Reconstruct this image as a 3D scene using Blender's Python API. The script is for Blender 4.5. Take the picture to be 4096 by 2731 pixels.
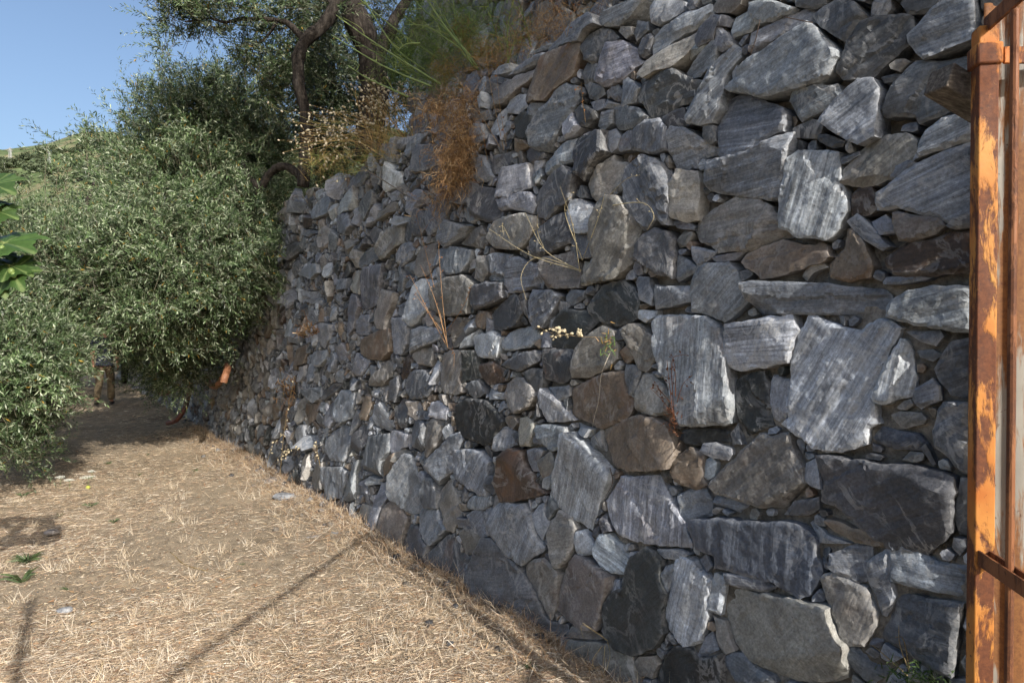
import bpy, math, random
import numpy as np
from mathutils import Vector, Matrix

for o in list(bpy.data.objects):
    bpy.data.objects.remove(o)
SC = bpy.context.scene
COL = SC.collection
R = math.radians

# ------------------------------------------------------------------ camera, sky, sun, exposure
CAM_H, PITCH, FPX = 1.6, R(0.745), 4096 * 24 / 36
cam_data = bpy.data.cameras.new('camera'); cam_data.lens = 24; cam_data.sensor_width = 36
cam_data.clip_start = 0.05; cam_data.clip_end = 6000
cam = bpy.data.objects.new('camera', cam_data); COL.objects.link(cam)
cam.location = (0, 0, CAM_H); cam.rotation_euler = (R(90) - PITCH, 0, 0)
SC.camera = cam

SUN_EL, SUN_AZ = R(28.5), R(32.3)          # light travels away from the camera, towards the far left
sun_from = Vector((math.sin(SUN_AZ) * math.cos(SUN_EL), -math.cos(SUN_AZ) * math.cos(SUN_EL), math.sin(SUN_EL)))
world = bpy.data.worlds.new('World'); SC.world = world; world.use_nodes = True
wn = world.node_tree.nodes; wn.clear()
wo = wn.new('ShaderNodeOutputWorld'); wb = wn.new('ShaderNodeBackground'); ws = wn.new('ShaderNodeTexSky')
ws.sky_type = 'NISHITA'; ws.sun_disc = False; ws.sun_elevation = SUN_EL
ws.sun_rotation = math.atan2(sun_from.x, sun_from.y)
ws.altitude = 200; ws.air_density = 1.0; ws.dust_density = 4.5; ws.ozone_density = 2.2
wb.inputs['Strength'].default_value = 0.15
world.node_tree.links.new(ws.outputs[0], wb.inputs[0]); world.node_tree.links.new(wb.outputs[0], wo.inputs[0])

sun_data = bpy.data.lights.new('sun', 'SUN'); sun_data.energy = 5.0; sun_data.angle = R(0.53); sun_data.color = (1.0, 0.94, 0.86)
sun = bpy.data.objects.new('sun', sun_data); COL.objects.link(sun); sun.location = (6, -8, 9)
sun.rotation_euler = sun_from.to_track_quat('Z', 'Y').to_euler()
SC.view_settings.view_transform = 'Standard'; SC.view_settings.look = 'None'
SC.view_settings.exposure = 0.34; SC.view_settings.gamma = 1.0; SC.view_settings.use_curve_mapping = False
SC.cycles.use_denoising = True
SC.cycles.max_bounces = 4; SC.cycles.diffuse_bounces = 2; SC.cycles.glossy_bounces = 2; SC.cycles.transmission_bounces = 3
SC.cycles.debug_use_spatial_splits = True; SC.cycles.use_adaptive_sampling = True; SC.cycles.adaptive_threshold = 0.03

# ------------------------------------------------------------------ small helpers
def ray(x, y):
    a = (x - 2048) / FPX; b = (1365.5 - y) / FPX
    return np.array([a, math.cos(PITCH) + b * math.sin(PITCH), -math.sin(PITCH) + b * math.cos(PITCH)])
CAM = np.array([0, 0, CAM_H])
def at(x, y, depth):
    r = ray(x, y); return CAM + r * (depth / r[1])
def on_ground(x, y, z=0.0):
    r = ray(x, y); return CAM + r * ((z - CAM_H) / r[2])
def project(P):
    P = np.asarray(P, float) - CAM
    f = P[..., 1] * math.cos(PITCH) - P[..., 2] * math.sin(PITCH)
    up = P[..., 1] * math.sin(PITCH) + P[..., 2] * math.cos(PITCH)
    f = np.maximum(f, 1e-3)
    return np.stack([2048 + FPX * P[..., 0] / f, 1365.5 - FPX * up / f], -1)

def _hash(ix, iy, iz, seed):
    h = (ix * 374761393 + iy * 668265263 + iz * 2147483647 + seed * 1274126177) & 0xffffffff
    h = ((h ^ (h >> 13)) * 1274126177) & 0xffffffff
    h = ((h ^ (h >> 16)) * 2246822519) & 0xffffffff
    return ((h ^ (h >> 15)) & 0xffffff) / float(0xffffff)
def vnoise(p, seed=0):
    p = np.asarray(p, float); i = np.floor(p).astype(np.int64); f = p - i; f = f * f * (3 - 2 * f)
    out = 0
    for dx in (0, 1):
        for dy in (0, 1):
            for dz in (0, 1):
                w = (f[..., 0] if dx else 1 - f[..., 0]) * (f[..., 1] if dy else 1 - f[..., 1]) * (f[..., 2] if dz else 1 - f[..., 2])
                out = out + w * _hash(i[..., 0] + dx, i[..., 1] + dy, i[..., 2] + dz, seed)
    return out * 2 - 1
def fbm(p, seed=0, octaves=3):
    p = np.asarray(p, float); s = 0; a = 1
    for k in range(octaves):
        s = s + a * vnoise(p * (2 ** k) + 17.3 * k, seed + k); a *= .5
    return s
def norm(a):
    a = np.asarray(a, float); return a / np.maximum(np.linalg.norm(a, axis=-1, keepdims=True), 1e-9)

def mesh_np(name, V, faces, smooth=False, attrs=None, sharp=None):
    """faces: one (n,k) array or a list of them; attrs: name -> (per-vertex array, type)"""
    if not isinstance(faces, (list, tuple)): faces = [faces]
    faces = [np.asarray(f, np.int32) for f in faces if len(f)]
    V = np.asarray(V, np.float32)
    me = bpy.data.meshes.new(name)
    me.vertices.add(len(V)); me.vertices.foreach_set('co', V.ravel())
    loops = np.concatenate([f.ravel() for f in faces])
    tot = np.concatenate([np.full(len(f), f.shape[1], np.int32) for f in faces])
    me.loops.add(len(loops)); me.loops.foreach_set('vertex_index', loops)
    me.polygons.add(len(tot)); me.polygons.foreach_set('loop_start', np.concatenate([[0], np.cumsum(tot)[:-1]]).astype(np.int32))
    me.update(calc_edges=True)
    me.polygons.foreach_set('use_smooth', np.full(len(tot), bool(smooth)))
    for an, (arr, ty) in (attrs or {}).items():
        at_ = me.attributes.new(an, ty, 'POINT')
        arr = np.asarray(arr, np.float32)
        if ty == 'FLOAT_COLOR':
            if arr.shape[1] == 3: arr = np.concatenate([arr, np.ones((len(arr), 1), np.float32)], 1)
            at_.data.foreach_set('color', arr.ravel())
        elif ty == 'FLOAT_VECTOR': at_.data.foreach_set('vector', arr.ravel())
        else: at_.data.foreach_set('value', arr.ravel())
    if sharp is not None: me.set_sharp_from_angle(angle=sharp)
    return me

def link(name, me, mat=None, parent=None, loc=None):
    o = bpy.data.objects.new(name, me); COL.objects.link(o)
    if mat is not None and me is not None and len(me.materials) == 0: me.materials.append(mat)
    if loc is not None: o.location = loc
    if parent is not None:
        o.parent = parent
        if loc is None: o.location = -np.array(parent.location)
        else: o.location = np.array(loc) - np.array(parent.location)
    return o
def tag(o, label=None, cat=None, group=None, kind=None):
    if label: o['label'] = label
    if cat: o['category'] = cat
    if group: o['group'] = group
    if kind: o['kind'] = kind
    return o
def thing(name, label, cat, loc=(0, 0, 0), group=None):
    o = bpy.data.objects.new(name, None); COL.objects.link(o); o.location = loc; o.empty_display_size = .1
    return tag(o, label, cat, group)

class Geo:
    """collects tubes, boxes and sheets into one mesh (world coordinates), with a colour per vertex"""
    def __init__(s): s.V = []; s.Q = []; s.T = []; s.C = []; s.n = 0
    def add(s, V, Q=None, T=None, col=(1, 1, 1)):
        V = np.asarray(V, float).reshape(-1, 3)
        s.V.append(V)
        if Q is not None and len(Q): s.Q.append(np.asarray(Q) + s.n)
        if T is not None and len(T): s.T.append(np.asarray(T) + s.n)
        col = np.asarray(col, float)
        s.C.append(np.broadcast_to(col, (len(V), 3)) if col.ndim == 1 else col)
        s.n += len(V)
    def tube(s, P, rad, sides=3, col=(1, 1, 1), cap=True):
        P = np.asarray(P, float); m = len(P); rad = np.broadcast_to(np.asarray(rad, float), (m,))
        tan = norm(np.gradient(P, axis=0)); ref = np.array([0, 0, 1.]) if abs(tan[0][2]) < .9 else np.array([1., 0, 0])
        N = norm(ref - (tan @ ref)[:, None] * tan); B = np.cross(tan, N)
        a = np.arange(sides) * 2 * np.pi / sides
        V = P[:, None] + rad[:, None, None] * (N[:, None] * np.cos(a)[None, :, None] + B[:, None] * np.sin(a)[None, :, None])
        i = np.arange(m - 1)[:, None] * sides; j = np.arange(sides)[None]; j2 = (j + 1) % sides
        Q = np.stack([i + j, i + j2, i + j2 + sides, i + j + sides], -1).reshape(-1, 4)
        T = None; V = V.reshape(-1, 3)
        if cap and sides > 2:
            k = len(V); V = np.concatenate([V, P[:1], P[-1:]]); jj = np.arange(sides); j2 = (jj + 1) % sides
            e = (m - 1) * sides
            T = np.concatenate([np.stack([j2, jj, np.full(sides, k)], -1), np.stack([e + jj, e + j2, np.full(sides, k + 1)], -1)])
        col = np.asarray(col, float)
        if col.ndim == 2: col = np.concatenate([np.repeat(col, sides, 0), col[:1], col[-1:]]) if (cap and sides > 2) else np.repeat(col, sides, 0)
        s.add(V, Q, T, col)
    def box(s, c, ax, ay, az, col=(1, 1, 1)):
        c, ax, ay, az = [np.asarray(q, float) for q in (c, ax, ay, az)]
        V = np.array([c + sx * ax + sy * ay + sz * az for sx in (-1, 1) for sy in (-1, 1) for sz in (-1, 1)])
        Q = [(0, 1, 3, 2), (4, 6, 7, 5), (0, 4, 5, 1), (2, 3, 7, 6), (0, 2, 6, 4), (1, 5, 7, 3)]
        s.add(V, Q, None, col)
    def mesh(s, name, smooth=False, sharp=None, recenter=None):
        V = np.concatenate(s.V)
        if recenter is not None: V = V - np.asarray(recenter)
        f = []
        if s.Q: f.append(np.concatenate(s.Q))
        if s.T: f.append(np.concatenate(s.T))
        return mesh_np(name, V, f, smooth, {'tint': (np.concatenate(s.C), 'FLOAT_COLOR')}, sharp)

def spline(pts, n):
    pts = np.asarray(pts, float); m = len(pts)
    if m < 3: return pts[0] + (pts[-1] - pts[0]) * np.linspace(0, 1, n)[:, None]
    t = np.linspace(0, m - 1, n); i = np.clip(t.astype(int), 0, m - 2); f = (t - i)[:, None]
    p = np.concatenate([[2 * pts[0] - pts[1]], pts, [2 * pts[-1] - pts[-2]]])
    a, b, c, d = p[i], p[i + 1], p[i + 2], p[i + 3]
    return .5 * (2 * b + (c - a) * f + (2 * a - 5 * b + 4 * c - d) * f ** 2 + (3 * b - a - 3 * c + d) * f ** 3)

# ------------------------------------------------------------------ material helpers
class Mat:
    def __init__(s, name):
        s.m = bpy.data.materials.new(name); s.m.use_nodes = True; s.t = s.m.node_tree; s.t.nodes.clear()
        s.out = s.n('OutputMaterial'); s.b = s.n('BsdfPrincipled'); s.l(s.b.outputs[0], s.out.inputs[0])
    def n(s, ty, **kw):
        q = s.t.nodes.new('ShaderNode' + ty)
        for k, v in kw.items(): setattr(q, k, v)
        return q
    def l(s, a, b): s.t.links.new(a, b)
    def put(s, sock, v):
        if hasattr(v, 'is_linked') or hasattr(v, 'links'): s.l(v, sock)
        else:
            try: sock.default_value = v
            except Exception: sock.default_value = tuple(v) + (1,)
    def attr(s, name, out='Color'):
        return s.n('Attribute', attribute_name=name).outputs[out]
    def coord(s, which='Object'): return s.n('TexCoord').outputs[which]
    def mapping(s, vec, scale=(1, 1, 1), loc=(0, 0, 0)):
        q = s.n('Mapping'); s.l(vec, q.inputs[0]); q.inputs['Scale'].default_value = scale; q.inputs['Location'].default_value = loc
        return q.outputs[0]
    def noise(s, vec, scale=5, detail=4, rough=.55, dist=0):
        q = s.n('TexNoise'); s.l(vec, q.inputs['Vector']); q.inputs['Scale'].default_value = scale
        q.inputs['Detail'].default_value = detail; q.inputs['Roughness'].default_value = rough; q.inputs['Distortion'].default_value = dist
        return q.outputs[0]
    def ramp(s, fac, stops):
        q = s.n('ValToRGB'); s.l(fac, q.inputs[0]); e = q.color_ramp.elements
        while len(e) < len(stops): e.new(.5)
        for el, (p, c) in zip(e, stops):
            el.position = p; el.color = (c, c, c, 1) if np.isscalar(c) else tuple(c) + (1,)
        return q.outputs[0]
    def mix(s, fac, a, b, mode='MIX'):
        q = s.n('Mix', data_type='RGBA', blend_type=mode)
        s.put(q.inputs[0], fac); s.put(q.inputs[6], a); s.put(q.inputs[7], b)
        return q.outputs[2]
    def math(s, op, a, b=0.0, c=0.0):
        q = s.n('Math', operation=op); s.put(q.inputs[0], a); s.put(q.inputs[1], b); s.put(q.inputs[2], c); return q.outputs[0]
    def bump(s, h, strength=.5, dist=.01, nrm=None):
        q = s.n('Bump'); s.l(h, q.inputs['Height']); q.inputs['Strength'].default_value = strength; q.inputs['Distance'].default_value = dist
        if nrm is not None: s.l(nrm, q.inputs['Normal'])
        return q.outputs[0]
    def set(s, **kw):
        for k, v in kw.items():
            s.put(s.b.inputs[k.replace('_', ' ')], v)
        return s

def stone_material():
    m = Mat('schist_stone'); sc = m.attr('sc', 'Vector'); tone = m.attr('tone'); par = m.attr('par', 'Vector')
    sp = m.n('SeparateXYZ'); m.l(par, sp.inputs[0])
    band = m.noise(m.mapping(sc, (2.2, 34, 12)), 1.0, 6, .62, .5)
    band2 = m.noise(m.mapping(sc, (5, 110, 40)), 1.0, 4, .6, .4)
    blot = m.noise(sc, 7, 5, .6, .2); grain = m.noise(sc, 85, 5, .75)
    bb = m.math('ADD', m.math('MULTIPLY', band, .52), m.math('MULTIPLY', band2, .48))
    bandc = m.ramp(bb, [(.36, .36), (.45, .74), (.52, 1.0), (.59, 1.4), (.67, 1.95)])
    bandc = m.mix(sp.outputs[0], (1, 1, 1), bandc)
    col = m.mix(1, tone, bandc, 'MULTIPLY')
    col = m.mix(1, col, m.ramp(blot, [(.34, .66), (.5, 1.0), (.66, 1.35)]), 'MULTIPLY')
    col = m.mix(1, col, m.ramp(grain, [(.34, .66), (.5, 1.0), (.64, 1.36)]), 'MULTIPLY')
    # bruised, lighter arrises
    ew = m.math('MULTIPLY', m.attr('tone', 'Alpha'), m.ramp(m.noise(m.mapping(sc, loc=(2, 6, 1)), 34, 4, .7), [(.38, 0), (.6, 1)]))
    col = m.mix(m.math('MULTIPLY', ew, .6), col, m.mix(.5, (.42, .42, .41), m.mix(1, tone, (2, 2, 2), 'MULTIPLY')))
    # pale veins, lime crust, rust
    vn = m.noise(m.mapping(sc, (5, 3, 4)), 1.6, 5, .62, .9)
    vein = m.ramp(m.math('ABSOLUTE', m.math('SUBTRACT', vn, .5)), [(.0, 1), (.016, .8), (.038, 0)])
    mask = m.ramp(m.noise(sc, 4.5, 2, .5), [(.44, 0), (.58, 1)])
    col = m.mix(m.math('MULTIPLY', m.math('MULTIPLY', vein, mask), sp.outputs[1]), col, (.46, .46, .45))
    lime = m.ramp(m.math('MULTIPLY', m.noise(m.mapping(sc, loc=(3, 1, 7)), 26, 5, .7), m.noise(sc, 5, 3)), [(.33, 0), (.42, .55)])
    col = m.mix(m.math('MULTIPLY', lime, sp.outputs[1]), col, (.40, .39, .365))
    rust = m.ramp(m.noise(m.mapping(sc, loc=(9, 4, 2)), 5.5, 6, .68, .3), [(.5, 0), (.66, 1)])
    col = m.mix(m.math('MULTIPLY', rust, sp.outputs[2]), col, (.15, .078, .038))
    pit = m.ramp(m.noise(m.mapping(sc, loc=(1, 8, 3)), 75, 2, .5), [(.70, 0), (.78, .75)])
    col = m.mix(pit, col, (.02, .018, .016))
    rg = m.ramp(blot, [(.3, .50), (.7, .78)])
    h = m.math('ADD', m.math('MULTIPLY', bb, .8), m.math('ADD', m.math('MULTIPLY', grain, .25), m.math('MULTIPLY', m.noise(sc, 38, 4, .65), .6)))
    m.set(Base_Color=col, Roughness=rg, Specular_IOR_Level=.5, Normal=m.bump(h, .62, .012))
    return m.m
def mortar_material():
    m = Mat('mortar'); c = m.coord()
    n1 = m.noise(c, 6, 5, .6); n2 = m.noise(c, 55, 4, .7); n3 = m.noise(c, 190, 2, .6)
    col = m.ramp(n1, [(.34, (.10, .092, .078)), (.5, (.20, .183, .155)), (.66, (.32, .29, .245))])
    col = m.mix(1, col, m.ramp(n2, [(.3, .55), (.5, 1), (.72, 1.35)]), 'MULTIPLY')
    h = m.math('ADD', n2, m.math('MULTIPLY', n3, .5))
    m.set(Base_Color=col, Roughness=.93, Specular_IOR_Level=.2, Normal=m.bump(h, .9, .012)); return m.m
def tint_material(name, rough=.7, spec=.3, transl=0.0, vary=.25, nscale=20, bump=0.0):
    m = Mat(name); tint = m.attr('tint'); c = m.coord()
    n = m.noise(c, nscale, 4, .6)
    col = m.mix(1, tint, m.ramp(n, [(.3, 1 - vary), (.7, 1 + vary)]), 'MULTIPLY')
    m.set(Base_Color=col, Roughness=rough, Specular_IOR_Level=spec)
    if bump: m.set(Normal=m.bump(n, bump, .01))
    if transl:
        tr = m.n('BsdfTranslucent'); m.l(m.mix(1, col, (1.0, 1.15, .5), 'MULTIPLY'), tr.inputs[0])
        mx = m.n('MixShader'); mx.inputs[0].default_value = transl
        m.l(m.b.outputs[0], mx.inputs[1]); m.l(tr.outputs[0], mx.inputs[2]); m.l(mx.outputs[0], m.out.inputs[0])
    return m.m
M_STONE, M_MORTAR = stone_material(), mortar_material()
M_LEAF = tint_material('olive_leaf', .42, .5, .12, .15, 3)
M_FIG = tint_material('fig_leaf', .45, .4, .12, .22, 25)
M_DRY = tint_material('dry_stem', .8, .2, .15, .2, 40)
M_GREEN = tint_material('green_stem', .55, .4, .2, .15, 30)
M_STRAW = tint_material('straw', .62, .35, .12, .18, 60)
M_FLOWER = tint_material('seed_and_flower', .75, .2, .2, .12, 80)
def bark_material():
    m = Mat('olive_bark'); c = m.coord(); v = m.mapping(c, (14, 14, 2.2))
    n = m.noise(v, 1.6, 6, .65, .5); n2 = m.noise(c, 40, 4, .6)
    col = m.ramp(n, [(.3, (.012, .010, .008)), (.5, (.036, .030, .025)), (.7, (.075, .065, .055))])
    m.set(Base_Color=m.mix(1, col, m.ramp(n2, [(.3, .7), (.7, 1.25)]), 'MULTIPLY'), Roughness=.9, Specular_IOR_Level=.2,
          Normal=m.bump(m.math('ADD', n, m.math('MULTIPLY', n2, .3)), 1, .03)); return m.m
M_BARK = bark_material()
# ------------------------------------------------------------------ the retaining wall: stones read off the photograph, laid on the wall's real plane
WANG = R(34.5)
W_O = np.array([.22, 3.47, 0]); W_D = np.array([-math.sin(WANG), math.cos(WANG), 0]); W_N = np.array([-math.cos(WANG), -math.sin(WANG), 0])
WALL_H = 3.05
def setback(v): return .105 * (v - v * v / (2 * WALL_H))
def wall_pt(u, v, w=0.0):
    u, v, w = [np.asarray(q, float)[..., None] for q in np.broadcast_arrays(u, v, w)]
    return W_O + W_D * u + np.array([0, 0, 1.]) * v + W_N * (w - setback(v))
def px_wall(x, y, w=.03):
    r = ray(x, y); sb = .08
    for k in range(4):
        t = (w - sb - (CAM - W_O) @ W_N) / (r @ W_N); P = CAM + r * t; sb = setback(P[2])
    return np.array([(P - W_O) @ W_D, P[2]])

TONES = {'g': (.155, .165, .180), 'l': (.285, .296, .310), 'd': (.080, .084, .090), 'k': (.028, .032, .032), 'b': (.155, .120, .088),
         't': (.190, .178, .158), 'r': (.060, .040, .028), 'w': (.40, .375, .33), 'p': (.155, .135, .12), 'D': (.062, .070, .088)}
PARS = {'g': (.9, .45, .04), 'l': (.85, .5, .03), 'd': (.6, .42, .10), 'k': (.4, .38, .06), 'b': (.35, .3, .55), 't': (.5, .4, .22),
        'r': (.55, .4, .6), 'w': (.6, .2, .1), 'p': (.2, .5, .25), 'D': (.55, .45, 0)}
REGIONS = {'A': (1800, 0, .468), 'B': (2800, 0, .468), 'C': (1800, 700, .468), 'D': (2800, 700, .468), 'E': (1800, 1400, .468), 'F': (2800, 1400, .468),
           'G': (1800, 2000, .468), 'H': (2800, 2000, .468), 'I': (1000, 500, .4254), 'J': (1000, 1100, .4254), 'K': (1000, 1700, .4254)}
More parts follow.
